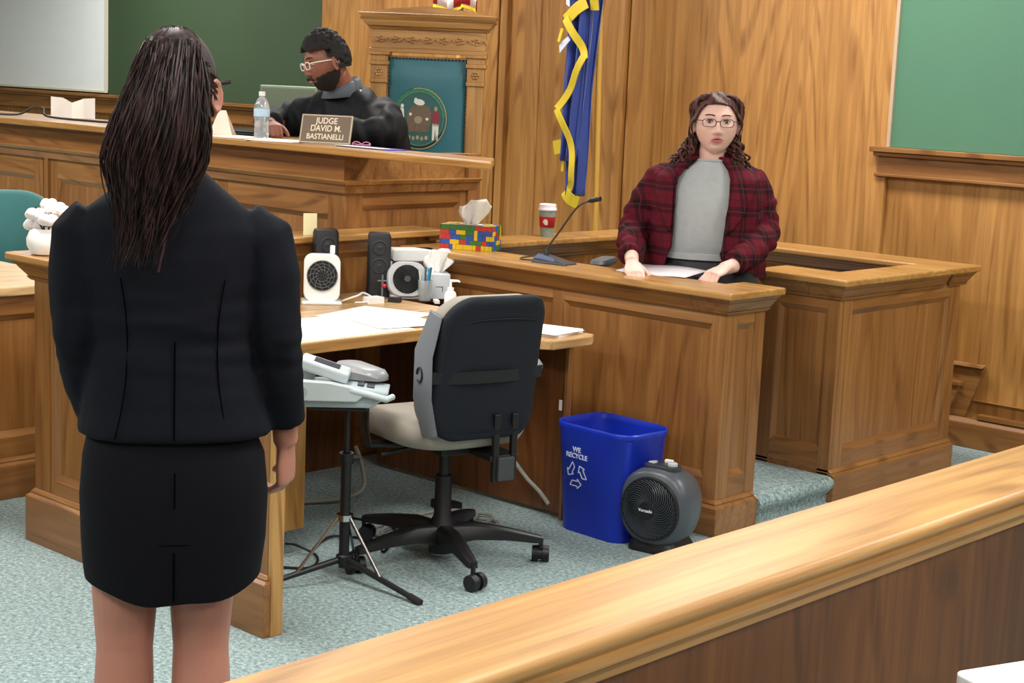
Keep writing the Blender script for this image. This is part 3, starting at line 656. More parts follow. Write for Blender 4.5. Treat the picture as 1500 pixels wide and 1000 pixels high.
MB().lathe([(.015, 0), (.013, .006)], 20, Mf @ T(0, -.029, 0, rx=PI/2)).build('hub', mat('grille_dark', '#24272c', .4), t, smooth=True)
# white printer-like box on risers behind the silver fan
t = thing('label_printer', 'white flat office machine with rounded corners behind the silver fan', 'office machine', (-4.96, 4.72, DZ), math.radians(60))
t.location = (-4.98, 4.745, DZ)
MB().loft([[(x, y, z) for x, z in rrect(.20, .05, .014, 5)] for y in (-.05, .05)], T(0, 0, .165)).build('cover', WPLA, t, bevel=.004)
MB().box(-.10, .10, -.045, .05, .02, .14).build('body', mat('printer_brown', '#5b4640', .6), t, bevel=.004)
MB().box(-.11, -.10, -.05, .05, .0, .14).build('side_frame', WPLA, t, bevel=.002)
MB().box(-.11, .11, -.05, .05, .0, .02).build('base', WPLA, t, bevel=.003)

def tissue(parent, M, w=.09, h=.09, seed=1):
    rnd = random.Random(seed); g = MB(); n = 13; grid = []
    for j in range(9):
        v = j/8; row = []
        for i in range(n):
            u = i/(n-1)*2 - 1
            wv = .35 + .65*v - .3*max(0, v-.6)
            x = u*w/2*wv*(1 + .2*math.sin(3*v)) + .012*v*v + (.02*v if u > .3 else 0)
            y = .012*math.sin(u*7 + v*3 + seed)*(1-.3*v) + .006*math.sin(u*13 + seed)
            z = h*v*(1 - .28*abs(u - .25*seed % .5)**1.2 - .10*math.sin(u*4 + seed)**2)
            row.append((x, y, z))
        grid.append(row)
    g.sheet(grid, M=M)
    grid2 = [[(p[0]*.8 - .006, p[1] + .014 + .006*math.sin(p[0]*90), p[2]*.82) for p in row] for row in grid]
    g.sheet(grid2, M=M)
    return g.build('tissue', WHITE, parent, smooth=True, sharp=1.5, solid=.0012)
t = thing('tissue_box', 'white cube tissue box with a tissue sticking up beside the fan', 'tissue box', (-4.825, 4.732, DZ), math.radians(55))
b = MB().box(-.055, .055, -.055, .055, 0, .105).build('box', mat('tissue_box_white', '#e3eaf2', .6, var=.06, vscale=20), t, bevel=.003)
MB().box(-.006, .024, -.0562, -.0552, .05, .053).build('printed_mark', mat('mark_grey', '#5a6068', .6), b)
MB().box(.021, .024, -.0562, -.0552, .03, .053).build('printed_mark', mat('mark_grey', '#5a6068', .6), b)
tissue(t, T(0, -.005, .10), .13, .115, 2)
# pen cup with pens
t = thing('pen_cup', 'clear plastic pen cup between the silver fan and the white tissue box', 'pen cup', (-4.78, 4.63, DZ))
MB().lathe([(.026, 0), (.03, .085), (.028, .085), (.024, .004)], 24).build('cup', mat('clear_plastic', '#dfe8ea', .1, trans=.7), t, smooth=True)
for i, (dx, dy, c, lab) in enumerate(((.008, .0, '#2f8fd6', 'bright blue pen standing in the clear cup'), (-.008, .008, '#51585e', 'dark grey pen standing in the clear cup'), (-.004, -.01, '#cfd3d6', 'silver pen standing in the clear cup'), (.0, .012, '#2d6a62', 'green pen standing in the clear cup'))):
    o = MB().tube([(dx, dy, .006), (dx*2.6, dy*2.6, .135)], [.0042, .0045], 8).build('pen', mat('pen%d' % i, c, .35), None, smooth=True); o.location = (-4.78, 4.63, DZ); tag(o, lab, 'pen')
# pump bottle
t = thing('pump_bottle', 'white hand sanitizer pump bottle behind the office chair', 'pump bottle', (-4.50, 4.50, DZ), math.radians(45)); t.location = (-4.47, 4.47, DZ)
MB().lathe([(.022, 0), (.024, .006), (.024, .07), (.02, .082), (.012, .088), (.012, .094)], 24).build('bottle', WPLA, t, smooth=True)
pm = MB(); pm.lathe([(.013, .088), (.013, .10), (.005, .102), (.005, .125)], 18); pm.tube([(-.004, 0, .127), (.03, 0, .127), (.036, 0, .122)], [.006, .0045, .003], 8); pm.build('pump_head', WPLA, t, smooth=True)
# loose clutter
def slab(name, label, cat, c, w, d, h, rz, m, z=DZ, group=None):
    o = MB().box(-w/2, w/2, -d/2, d/2, 0, h).build(name, m); o.location = (c[0], c[1], z); o.rotation_euler = (0, 0, rz)
    return tag(o, label, cat, group)
slab('paper_sheet', 'large white sheet covering the front left of the clerk desk', 'paper', (-4.44, 3.78), .40, .56, .002, 0, WHITE)
slab('paper_sheet', 'white sheet lying askew near the middle of the clerk desk', 'paper', (-4.56, 4.16), .32, .36, .0015, .3, WHITE, DZ + .0025)
slab('paper_sheet', 'white sheet tucked under the chair side of the clerk desk', 'paper', (-4.38, 4.10), .24, .28, .0015, -.2, WHITE, DZ + .0045)
slab('paper_stack', 'stack of white papers at the right end of the clerk desk', 'paper stack', (-3.96, 4.43), .27, .20, .012, .25, WHITE)
slab('paper_sheet', 'top white sheet hanging over the stack at the right end of the desk', 'paper', (-3.95, 4.42), .28, .19, .0015, .12, WHITE, DZ + .0125)
slab('stapler_box', 'white low box under the square fan on the desk', 'box', (-4.99, 4.03), .10, .12, .03, .2, WPLA)
o = MB().tube([(0, 0, .0), (.0, .0, .11)], .0035, 6).build('stand_rod', mat('steel_rod', '#6a6e74', .4), None)
bpy.data.objects.remove(o)
t = thing('wire_figure', 'thin grey cross shaped holder with a red bead in front of the tall speaker', 'ornament', (-4.90, 4.50, DZ), math.radians(50))
fm = MB(); fm.tube([(0, 0, 0), (0, 0, .10)], .004, 8); fm.tube([(-.02, 0, .075), (.02, 0, .075)], .0035, 8); fm.lathe([(.018, 0), (.018, .006)], 16); fm.build('stem', mat('steel_rod', '#6a6e74', .4), t, smooth=True)
MB().ell((.007, -.006, .055), .009, 10, 8).build('bead', mat('red_bead', '#d81b3c', .4), t, smooth=True)
for i, (x, y, w, d, h, c, lab) in enumerate((
    (-4.80, 4.48, .05, .03, .02, '#1b1d20', 'small black clip on the desk beside the silver fan'),
    (-4.83, 4.39, .07, .05, .025, '#eceeee', 'crumpled white pad on the desk below the tall speaker'),
    (-4.70, 4.62, .06, .02, .012, '#e8e8e8', 'small white eraser on the desk by the pen cup'))):
    slab('desk_item', lab, 'desk clutter', (x, y), w, d, h, .5 + i, mat('cl%d' % i, c, .6)).name = ('binder_clip', 'note_pad', 'eraser')[i]
cable('charging_cable', 'white cable curled on the desk beside the square fan', [(-4.90, 4.28, DZ+.006), (-4.86, 4.33, DZ+.03), (-4.88, 4.38, DZ+.035), (-4.86, 4.42, DZ+.01), (-4.83, 4.37, DZ+.006), (-4.84, 4.30, DZ+.006)], .004, WPLA)
# sticky note card on the ledge
o = MB().box(-.028, .028, -.0008, .0008, 0, .09).build('note_card', mat('note_cream', '#efe6b8', .7)); o.location = (-5.13, 4.30, .9805); o.rotation_euler = (-.06, 0, math.radians(60)); tag(o, 'cream note card standing on the oak ledge behind the speakers', 'note card')

# ---------------- things on the witness stand
t = thing('tissue_box', 'flat tissue box printed with red, yellow, blue and green blocks', 'tissue box', (-4.862, 4.972, TZ), math.radians(26))
cols = [mat('blk_r', '#c63b2e', .5), mat('blk_y', '#e6c21f', .5), mat('blk_b', '#2f57b5', .5), mat('blk_g', '#3f7a3a', .5), mat('blk_k', '#23331f', .6)]
bx = MB(); w, d, h = .235, .125, .105; rnd = random.Random(5)
bx.mi = 4; bx.box(-w/2, w/2, -d/2, d/2, 0, h)
def blocks(x0, x1, face):
    # irregular running blocks on one face; face(u, v) -> point, tiny relief
    v = 0; row = 0; hs = [.022, .020, .022, .020, .021]
    for hh in hs:
        u = x0 - rnd.random()*.02
        while u < x1:
            wd = rnd.choice((.016, .022, .032, .042)); a = max(x0, u) + .0006; b_ = min(x1, u + wd) - .0006
            if b_ - a > .003:
                bx.mi = rnd.choice((0, 0, 1, 1, 2, 2, 3, 3)); hv = min(hh*(2 if wd < .02 and v + hh*2 < .105 and rnd.random() < .5 else 1), .105 - v)
                e = .0005 + rnd.random()*.0006
                q = [face(a, v + .0006, 0), face(b_, v + .0006, 0), face(b_, v + hv - .0006, 0), face(a, v + hv - .0006, 0)]
                q2 = [face(a, v + .0006, e), face(b_, v + .0006, e), face(b_, v + hv - .0006, e), face(a, v + hv - .0006, e)]
                bx.hexa(q, q2)
            u += wd
        v += hh
blocks(-w/2, w/2, lambda u, v, e: (u, -d/2 - e, v)); blocks(-d/2, d/2, lambda u, v, e: (w/2 + e, u, v)); blocks(-d/2, d/2, lambda u, v, e: (-w/2 - e, -u, v))
v_ = -d/2
for k in range(6):
    u = -w/2
    while u < w/2 - .005:
        wd = min(rnd.choice((.02, .03, .04)), w/2 - u); bx.mi = rnd.choice((0, 1, 2, 3)); bx.box(u + .0005, u + wd - .0005, v_ + .0005, v_ + d/6 - .0005, h, h + .0008); u += wd
    v_ += d/6
bx.build('box', cols, t)
MB().lathe([(.001, 0), (.03, 0), (.03, .0012), (.001, .0012)], 24, T(0, 0, h + .0009) @ Matrix.Diagonal((1.8, .8, 1, 1))).build('slot', WHITE, t)
tissue(t, T(-.0, -.01, h), .14, .12, 1)
# gooseneck microphone
t = thing('gooseneck_microphone', 'black gooseneck microphone on a wedge base on the witness stand rail', 'microphone', (-4.33, 4.895, TZ), math.radians(8))
b = MB(); b.loft([[(-.065, -.045, 0), (.10, -.045, 0), (.10, .05, 0), (-.065, .05, 0)], [(-.062, -.042, .012), (.098, -.043, .006), (.098, .047, .006), (-.062, .047, .012)], [(-.04, -.025, .036), (.03, -.025, .022), (.03, .03, .022), (-.04, .03, .036)]]).build('base', mat('mic_base', '#3c4046', .28), t, bevel=.004)
MB().hexa([(-.058, -.036, .018), (.05, -.036, .0105), (.03, -.0265, .0235), (-.04, -.0265, .0365)], [(-.058, -.0375, .019), (.05, -.0375, .0115), (.03, -.028, .0245), (-.04, -.028, .0375)]).build('base_face', mat('mic_blue', '#5d6b8c', .3), t)
gk = spline([(-.02, .0, .03), (-.015, 0, .06), (.045, 0, .14), (.10, 0, .215), (.14, 0, .252), (.19, 0, .27)], 8)
MB().tube(gk, .0042, 8).build('gooseneck', mat('mic_neck', '#3b3433', .5), t, smooth=True)
MB().tube([(.17, 0, .264), (.185, 0, .269), (.225, 0, .278)], [.006, .0105, .0095], 12).build('microphone_head', BLK, t, smooth=True)
MB().lathe([(.012, .028), (.009, .05), (.006, .055)], 14, T(-.02, 0, 0)).build('swivel', BLK, t, smooth=True)
cable('microphone_cable', 'thin black cable from the microphone base over the stand rail', [(-4.39, 4.88, TZ+.004), (-4.46, 4.86, TZ+.005), (-4.49, 4.92, TZ+.006), (-4.47, 5.005, TZ+.006), (-4.47, 5.03, TZ-.04)], .003, BLK)
# coffee cup
t = thing('coffee_cup', 'paper coffee cup with red sleeve and white lid on the side rail', 'coffee cup', (-5.09, 5.72, TZ), math.radians(20))
MB().lathe([(.028, 0), (.0285, .004), (.040, .128), (.0385, .128)], 28).build('cup', mat('cup_print', '#8d9a8e', .6, var=.45, vscale=90), t, smooth=True)
MB().lathe([(.033, .045), (.0378, .095), (.0388, .095), (.0345, .045)], 28, cap=False).build('sleeve', mat('cup_red', '#c0242c', .6), t, smooth=True, solid=.001)
MB().lathe([(.043, .124), (.0445, .130), (.0425, .134), (.0405, .142), (.041, .152), (.037, .155), (.034, .150)], 28).build('lid', mat('lid_white', '#f3e6ec', .35), t, smooth=True)
sl = MB()
for z0, z1, a0, a1 in ((.066, .078, -.15, .45), (.058, .066, .0, .45), (.078, .084, -.02, .35)):
    g0 = [[((.0355 + .0045*(z-.045)/.05 + .0012)*math.cos(a), (.0355 + .0045*(z-.045)/.05 + .0012)*math.sin(a), z) for a in [(-PI/2 + a0) + (a1-a0)*i/6 for i in range(7)]] for z in (z0, z1)]
    sl.sheet(g0)
sl.build('printed_mark', mat('cup_mark', '#e6ddd2', .6), t, solid=.0006)
# witness papers
o = MB(); o.sheet([[(x, y, .004*math.sin(x*20 + y*9) + .014*(1 - abs(x)/.16)*0 + .008*(y+.1)) for x in [-.15 + .3*i/8 for i in range(9)]] for y in (-.105, -.03, .04, .105)])
o = o.build('paper_sheets', mat('witness_paper', '#dcd3da', .7), None, solid=.002, smooth=True); o.location = (-3.885, 5.06, TZ + .002); o.rotation_euler = (math.radians(4), 0, math.radians(12)); o.location.z += .006; tag(o, 'white papers held between the hands of the seated woman in plaid', 'paper')

# ---------------- witness chair
t = thing('witness_chair', 'black office chair behind the woman in the red plaid blazer', 'office chair', (-4.28, 5.66, .30), math.radians(25))
fr = MB(); fr.loft([[(x*k, y, z*k + .62) for x, z in rrect(.46, .56, .09, 8)] for y, k in ((-.035, .94), (-.02, 1), (.02, 1), (.035, .94))], T(0, .19, 0)).build('backrest', mat('mesh_black', '#26282c', .7), t, smooth=True, sharp=.9)
MB().tube([(x, .155, z + .62) for x, z in rrect(.46, .56, .09, 8)] + [(.23, .155, .62 + .19)], .007, 6).build('back_rim', mat('rim_grey', '#5c6066', .35), t, smooth=True)
MB().loft([[(x*k, y*k, z) for x, y in rrect(.50, .46, .12, 6)] for z, k in ((.36, .9), (.38, 1), (.43, 1), (.45, .9))], T(0, -.06, 0)).build('seat', BLK2, t, smooth=True, sharp=1)
c = MB(); c.tube([(0, -.05, .05), (0, -.05, .37)], .03, 12)
for k in range(5): c.tube([(0, -.05, .08), (.26*math.cos(k*2*PI/5), -.05 + .26*math.sin(k*2*PI/5), .045)], [.022, .014], 8); c.ell((.26*math.cos(k*2*PI/5), -.05 + .26*math.sin(k*2*PI/5), .027), .026, 10, 8)
c.tube([(0, .0, .37), (0, .2, .40), (0, .22, .6)], .02, 8); c.build('base', BLK, t, smooth=True)
for sx in (-1, 1):
    a = MB(); a.tube([(sx*.2, -.02, .37), (sx*.3, -.02, .40), (sx*.31, -.02, .56)], .014, 8); ao = a.build('armrest', BLK, t, smooth=True)
    MB().loft([[(sx*.31 + x*k, -.04 + y*k, z) for x, y in rrect(.07, .26, .03, 5)] for z, k in ((.555, .9), (.57, 1), (.585, .9))]).build('arm_pad', mat('pad_grey', '#55585c', .5), ao, smooth=True)

# ---------------- things on the judge bench (top z 1.33)
JZ = 1.33
t = thing('name_plate', 'brown name plate with pale lettering leaning back on the bench edge', 'name plate', (-5.50, 4.68, JZ), math.radians(35))
Mn = T(0, 0, .0, rx=math.radians(-24))
MB().hexa([(-.115, -.006, .004), (.115, -.006, .004), (.115, .006, .004), (-.115, .006, .004)], [(-.115, -.006, .138), (.115, -.006, .138), (.115, .006, .138), (-.115, .006, .138)], Mn).build('plate', mat('plate_edge', '#b9ab97', .4), t)
MB().box(-.109, .109, -.0072, -.0062, .01, .132, Mn).build('plate_face', mat('plate_brown', '#6a5846', .45), t)
LT = mat('plate_letters', '#e9dcc4', .4)
for tx, z in (('JUDGE', .096), ('DAVID M.', .060), ('BASTIANELLI', .022)):
    text_obj('lettering', tx, .040 if tx != 'BASTIANELLI' else .036, LT, t, Mn @ T(0, -.0073, z, rx=PI/2), extrude=.0008, sx=.82)
MB().hexa([(-.10, .0, 0), (.10, .0, 0), (.10, .075, 0), (-.10, .075, 0)], [(-.10, .004, .01), (.10, .004, .01), (.10, .075, .006), (-.10, .075, .006)]).build('foot', mat('plate_edge', '#b9ab97', .4), t)
# water bottle
t = thing('water_bottle', 'clear plastic water bottle with white cap on the judge bench', 'bottle', (-6.02, 4.74, JZ))
WT = mat('bottle_plastic', '#e9f1f6', .08, trans=.75)
MB().lathe([(.030, 0), (.034, .004), (.035, .02), (.033, .03), (.035, .04), (.0325, .05), (.035, .06), (.0325, .07), (.033, .085), (.036, .10), (.036, .135), (.033, .155), (.022, .178), (.0135, .188), (.0135, .196)], 28).build('body', WT, t, smooth=True)
MB().lathe([(.0365, .10), (.0368, .101), (.0368, .134), (.0365, .135)], 28, cap=False).build('label_band', mat('bottle_label', '#b9d3ea', .4, var=.25, vscale=60), t, smooth=True, solid=.0006)
MB().lathe([(.015, .194), (.015, .212), (.013, .214)], 20).build('cap', WPLA, t, smooth=True)
# paper tent
t = thing('paper_tent', 'white folded paper tent on the bench beside the ear of the standing woman', 'paper', (-6.30, 4.72, JZ), math.radians(40))
MB().sheet([[(-.05, -.045, 0), (.062, -.045, 0)], [(-.012, 0, .115), (.022, 0, .115)], [(-.05, .045, 0), (.062, .045, 0)]]).build('sheet', mat('tent_paper', '#efe3d4', .7), t, solid=.0012)
# laptop
t = thing('laptop', 'closed black laptop lying on the judge bench left of the bottle', 'laptop', (-6.33, 4.92, JZ), math.radians(3))
MB().box(-.17, .17, -.11, .11, 0, .012).build('base', BLK, t, bevel=.003); MB().box(-.168, .168, -.108, .108, .014, .022).build('lid', mat('laptop_lid', '#20222a', .3), t, bevel=.003)
MB().box(-.16, .16, .09, .1, .010, .016).build('hinge', BLK, t)
slab('paper_sheet', 'white paper beside the name plate at the front edge of the bench', 'paper', (-5.80, 4.68), .26, .22, .002, .35, WHITE, JZ)
slab('paper_sheet', 'white sheet lying under the water bottle on the bench', 'paper', (-6.10, 4.67), .24, .20, .0015, .05, WHITE, JZ)
bpy.context.collection.objects[-1].location.z = JZ
slab('blue_folder', 'thin blue folder lying on the bench right of the judge', 'folder', (-5.22, 4.705), .34, .10, .004, .0, mat('folder_blue', '#2a2fb0', .5), JZ)
slab('paper_sheet', 'narrow white paper on top of the blue folder edge', 'paper', (-5.24, 4.67), .30, .05, .0015, .0, WHITE, JZ + .0045)
# white mugs / eyeglass case
t = thing('reading_glasses', 'folded reading glasses with pink rims right of the name plate', 'glasses', (-5.30, 4.72, JZ + .012), math.radians(35))
g_ = MB()
for sx in (-.022, .022): g_.tube([(sx + .018*math.cos(a), 0, .011*math.sin(a)) for a in [2*PI*i/16 for i in range(17)]], .0022, 6)
g_.tube([(-.005, 0, .003), (.005, 0, .003)], .002, 6); g_.tube([(.04, 0, .004), (.035, .02, .0), (-.03, .03, -.006)], .002, 6); g_.tube([(-.04, 0, .004), (-.035, .015, .0), (.03, .024, -.006)], .002, 6)
g_.build('glasses_frame', mat('rim_pink', '#c87a90', .4), t, smooth=True)
# far left: folded brochures with a cable, desk microphone
t = thing('open_booklet', 'open white booklet standing up on the left end of the bench', 'booklet', (-8.02, 4.98, JZ), math.radians(40))
gr_ = MB()
for sx in (-1, 1): gr_.sheet([[(0, 0, 0 + .0), (sx*.06, .03, 0), (sx*.125, .02, .0)], [(0, 0, .085), (sx*.06, .03, .11), (sx*.125, .02, .115)]])
gr_.build('pages', WHITE, t, solid=.003)
cable('black_cord', 'black cord lying in front of the open booklet on the bench', [(-8.35, 4.72, JZ+.006), (-8.2, 4.76, JZ+.012), (-8.13, 4.80, JZ+.05), (-8.02, 4.80, JZ+.05), (-7.9, 4.76, JZ+.012), (-7.5, 4.80, JZ+.006), (-7.3, 4.85, JZ+.006)], .006, BLK)
t = thing('gooseneck_microphone', 'thin gooseneck microphone rising from the judge bench in front of the green board', 'microphone', (-7.0, 4.95, JZ), math.radians(38))
MB().lathe([(.045, 0), (.045, .01), (.02, .018), (.008, .022)], 20).build('base', BLK, t, smooth=True)
MB().tube(spline([(0, 0, .02), (.0, 0, .08), (.06, 0, .15), (.17, 0, .21), (.24, 0, .235)], 8), .0042, 8).build('gooseneck', mat('mic_green', '#25352c', .5), t, smooth=True)
MB().tube([(.23, 0, .232), (.25, 0, .238), (.29, 0, .245)], [.007, .012, .011], 12).build('microphone_head', BLK, t, smooth=True)
# monitor behind judge's shoulder
t = thing('display_monitor', 'grey flat monitor on a stand behind the bottle, in front of the dark green board', 'monitor', (-7.13, 5.80, .45), math.radians(38))
MB().box(-.16, .16, -.012, .012, .86, 1.11).build('screen_back', mat('monitor_grey', '#8a9a86', .5), t, bevel=.006)
MB().tube([(0, 0, .02), (0, 0, .88)], .015, 10).build('stand', BLK, t); MB().lathe([(.14, 0), (.13, .015), (.02, .02)], 24).build('base', BLK, t, smooth=True)
MB().box(-.15, .15, -.014, -.0125, .875, 1.095).build('frame_line', mat('monitor_face', '#6e7c68', .5), t)

# ---------------- plush / white flowers in a pot on the low wall
t = thing('flower_pot', 'round white pot of white blossoms on the low wall cap', 'flower pot', (-4.835, 2.905, 1.0))
MB().lathe([(.035, 0), (.05, .004), (.064, .03), (.066, .055), (.055, .08), (.04, .088), (.036, .08)], 28).build('pot', mat('pot_white', '#f6f4f2', .3), t, smooth=True)
br = MB()
for a, h_ in ((0, .15), (2, .13), (4, .16), (5.2, .12)): br.tube([(0, 0, .06), (.02*math.cos(a), .02*math.sin(a), .1), (.035*math.cos(a), .035*math.sin(a), h_)], .003, 6)
br.build('stem', mat('twig_dark', '#2a1f22', .7), t, smooth=True)
fx = [(-.062, -.01, .095, .036), (-.02, -.03, .135, .034), (.02, .02, .155, .036), (.045, -.02, .12, .034), (.0, .04, .12, .03), (-.02, .02, .168, .028), (.055, .02, .15, .03)]
for (x, y, z, r_) in fx:
    fm = MB()
    for k in range(5):
        a = k*2*PI/5; fm.ell((x + r_*.45*math.cos(a), y + r_*.45*math.sin(a), z + .006*math.sin(k*2)), (r_*.6, r_*.6, r_*.5), 10, 7)
    fo = fm.build('blossom', mat('petal_white', '#f8f2f2', .6), t, smooth=True)
    MB().ell((x, y - r_*.2, z + r_*.5), .006, 8, 6).build('blossom_centre', mat('petal_red', '#a8324a', .6), fo, smooth=True)

# ---------------- teal chair at the left
t = thing('teal_chair', 'teal upholstered chair with black arms behind the side table', 'chair', (-6.0, 3.80, 0), math.radians(150)); t.location = (-6.83, 3.86, -0.0); t.rotation_euler[2] = math.radians(-125)
MB().loft([[(x*k, y - .10*(z_)**2*0, z_*k + .76) for x, z_ in rrect(.54, .54, .20, 9)] for y, k in ((-.04, .93), (-.02, 1), (.02, 1), (.045, .93))], T(0, -.20, 0)).build('backrest', TEAL, t, smooth=True, sharp=1)
MB().loft([[(x*k, y*k, z) for x, y in rrect(.54, .50, .12, 6)] for z, k in ((.42, .93), (.44, 1), (.50, 1), (.52, .93))], T(0, .05, 0)).build('seat', TEAL, t, smooth=True, sharp=1)
for sx in (-1, 1):
    a = MB(); a.tube([(sx*.2, 0, .43), (sx*.31, 0, .45), (sx*.32, 0, .66)], .018, 8); ao = a.build('armrest', BLK, t, smooth=True)
    MB().loft([[(sx*.32 + x*k, y*k + .02, z) for x, y in rrect(.08, .34, .035, 5)] for z, k in ((.66, .9), (.675, 1), (.69, 1), (.70, .88))]).build('arm_pad', BLK2, ao, smooth=True)
c = MB(); c.tube([(0, 0, .05), (0, 0, .43)], .03, 12)
for k in range(5): c.tube([(0, 0, .09), (.28*math.cos(k*2*PI/5), .28*math.sin(k*2*PI/5), .05)], [.022, .014], 8); c.ell((.28*math.cos(k*2*PI/5), .28*math.sin(k*2*PI/5), .028), .027, 10, 8)
c.tube([(0, 0, .42), (0, -.22, .44), (0, -.24, .66)], .02, 8); c.build('base', BLK, t, smooth=True)

# ---------------- judge's high-backed chair
OKM = wood('oak_throne', '#c09459', '#ab7d44', 0, rough=.45)
OKV = wood('oak_throne', '#c09459', '#ab7d44', 2, rough=.45)
t = thing('throne_chair', 'tall carved oak chair with a teal leather back and round seal', 'judge chair', (-6.02, 5.80, .45), math.radians(38)); t.scale = (.90, .90, .995)
# local -Y faces the camera
hw = .285
for sx in (-1, 1):
    p = MB(); x = sx*.275
    p.box(x - .045, x + .045, -.04, .04, .0, 1.16); p.box(x - .052, x + .052, -.048, .048, 1.16, 1.18); p.box(x - .048, x + .048, -.044, .044, 1.18, 1.25); p.box(x - .056, x + .056, -.052, .052, 1.25, 1.27); p.box(x-.05, x+.05, -.046, .046, 1.27, 1.30); p.box(x-.06, x+.06, -.055, .055, 1.30, 1.315)
    po = p.build('post', OKV, t, bevel=.003)
    q = MB()
    for k in range(6): q.ell((x + .016*math.cos(k*PI/3), -.046, 1.215 + .016*math.sin(k*PI/3)), (.008, .006, .008), 8, 6)
    q.ell((x, -.046, 1.215), .007, 8, 6); q.build('rosette', OKM, po, smooth=True)
p = MB(); p.box(-.335, .335, -.045, .045, 1.315, 1.335); p.box(-.325, .325, -.038, .038, 1.335, 1.43); p.build('frieze', OKM, t, bevel=.003)
q = MB()
for i in range(7):
    cx = -.27 + .09*i
    for k in range(5):
        a = k*2*PI/5 + (i % 2)*.5; q.ell((cx + .017*math.cos(a), -.04, 1.382 + .015*math.sin(a)), (.010, .006, .006), 8, 6)
    q.ell((cx, -.041, 1.382), .006, 8, 6)
    q.tube([(cx + .025, -.04, 1.37), (cx + .045, -.042, 1.39), (cx + .065, -.04, 1.372)], .004, 6)
q.build('carving', OKM, t, smooth=True)
p = MB()
for (w0, z0, w1, z1, d) in ((.335, 1.43, .345, 1.445, .055), (.345, 1.445, .375, 1.475, .075), (.385, 1.475, .385, 1.488, .085), (.375, 1.488, .395, 1.51, .095)):
    p.taper((-w0, w0, -d + .01, .05), z0, (-w1, w1, -d, .05), z1)
p.build('cornice', OKM, t, bevel=.003)
p = MB(); p.loft([[(x, y, z) for x, z in ((-.37, 1.51), (.37, 1.51), (.2, 1.535), (.0, 1.55), (-.2, 1.535))] for y in (-.06, .05)]); p.build('crest', OKM, t)
MB().box(-.232, .232, -.012, .02, .45, 1.30).build('back_board', OKV, t)
lb = MB(); n = 14; grid = []
for j in range(n+1):
    z = .50 + .79*j/n; row = []
    for i in range(n+1):
        x = -.222 + .444*i/n; u = abs(2*i/n - 1); v = abs(2*j/n - 1); row.append((x, -.014 - .028*(1 - u**6)*(1 - v**8), z))
    grid.append(row)
lb.sheet(grid).build('leather_back', TEALL, t, smooth=True, sharp=2)
nl = MB()
for i in range(23): nl.ell((-.22 + .02*i, -.02, 1.287), (.0055, .005, .0055), 8, 6)
for j in range(38):
    for sx in (-1, 1): nl.ell((sx*.22, -.02, 1.275 - .02*j), (.004, .004, .0045), 6, 5)
nl.build('nail_trim', mat('nail_dark', '#2a2c22', .4), t, smooth=True)
# embroidered seal
Msl = T(-.035, -.0430, .985, rx=PI/2)
Msl = Msl @ Matrix.Diagonal((1.12, 1.12, 1, 1))
se = MB()
se.lathe([(.001, 0), (.145, 0), (.145, .0015), (.001, .0015)], 48, Msl)
so = se.build('seal', mat('seal_ground', '#2f5a58', .6, var=.2, vscale=30), t)
def flat(poly, m, z0=.0015, z1=.003, name='seal_figure'):
    return MB().prism(poly, z0, z1, Msl).build(name, m, so)
def ell_poly(cx, cy, rx, ry, n=20, rot=0): return [(cx + rx*math.cos(a)*math.cos(rot) - ry*math.sin(a)*math.sin(rot), cy + rx*math.cos(a)*math.sin(rot) + ry*math.sin(a)*math.cos(rot)) for a in [2*PI*i/n for i in range(n)]]
MB().tube([(.138*math.cos(a), .138*math.sin(a), .002) for a in [-2.1 + 3.9*i/40 for i in range(41)]], .0025, 6, Msl).build('seal_ring', mat('seal_gold', '#a79a78', .5), so, smooth=True)
MB().tube([(.122*math.cos(a), .122*math.sin(a), .002) for a in [2*PI*i/48 for i in range(49)]], .0022, 6, Msl).build('seal_ring', mat('seal_green', '#4f8a6a', .6), so, smooth=True)
wr_ = MB()
for k in range(22):
    a = .15 + 2.6*k/21; wr_.prism(ell_poly(.130*math.cos(a), .130*math.sin(a), .011, .006, 8, a + (.9 if k % 2 else -.9)), .0015, .003, Msl)
wr_.build('seal_wreath', mat('seal_leaf', '#2f7a55', .6), so)
flat([(-.05, -.06), (.045, -.06), (.06, -.02), (.06, .03), (.045, .06), (-.03, .06), (-.06, .03), (-.065, -.02)], mat('seal_brown', '#6b5a48', .7, var=.25, vscale=60))
flat(ell_poly(-.005, -.005, .02, .017), mat('seal_tan', '#9a8a70', .7), .003, .0042)
flat(ell_poly(-.002, .075, .028, .014, 14, -.15), mat('seal_white', '#dad9d0', .7)); flat(ell_poly(-.02, .085, .008, .01), mat('seal_white', '#dad9d0', .7), .003, .004)
for px, py, s_, cm in ((-.088, .0, 1, 'seal_white'), ):
    flat([(px-.010, py-.075), (px+.006, py-.075), (px+.012, py-.01), (px+.008, py+.045), (px-.010, py+.045), (px-.014, py)], MATS[cm]); flat(ell_poly(px, py+.056, .008, .010), MATS[cm])
flat([(.072, -.03), (.098, -.03), (.10, .01), (.095, .035), (.07, .035), (.066, .01)], mat('seal_red', '#8f2a34', .7)); flat(ell_poly(.083, .048, .009, .011), mat('seal_tan', '#9a8a70', .7), .003, .0042)
flat([(.068, -.098), (.078, -.098), (.083, -.04), (.088, -.098), (.099, -.098), (.10, -.02), (.068, -.02)], MATS['seal_white'])
flat([(-.10, -.10), (-.05, -.118), (.02, -.122), (.08, -.10), (.11, -.06), (.12, -.055), (.09, -.108), (.03, -.135), (-.05, -.132)], mat('seal_black', '#1e2220', .7))
for k in range(5): flat(ell_poly(-.05 + .022*k, -.085 - .004*(k % 2), .008, .010, 8), mat('seal_tan' if k % 2 else 'seal_gold', '#9a8a70', .7))
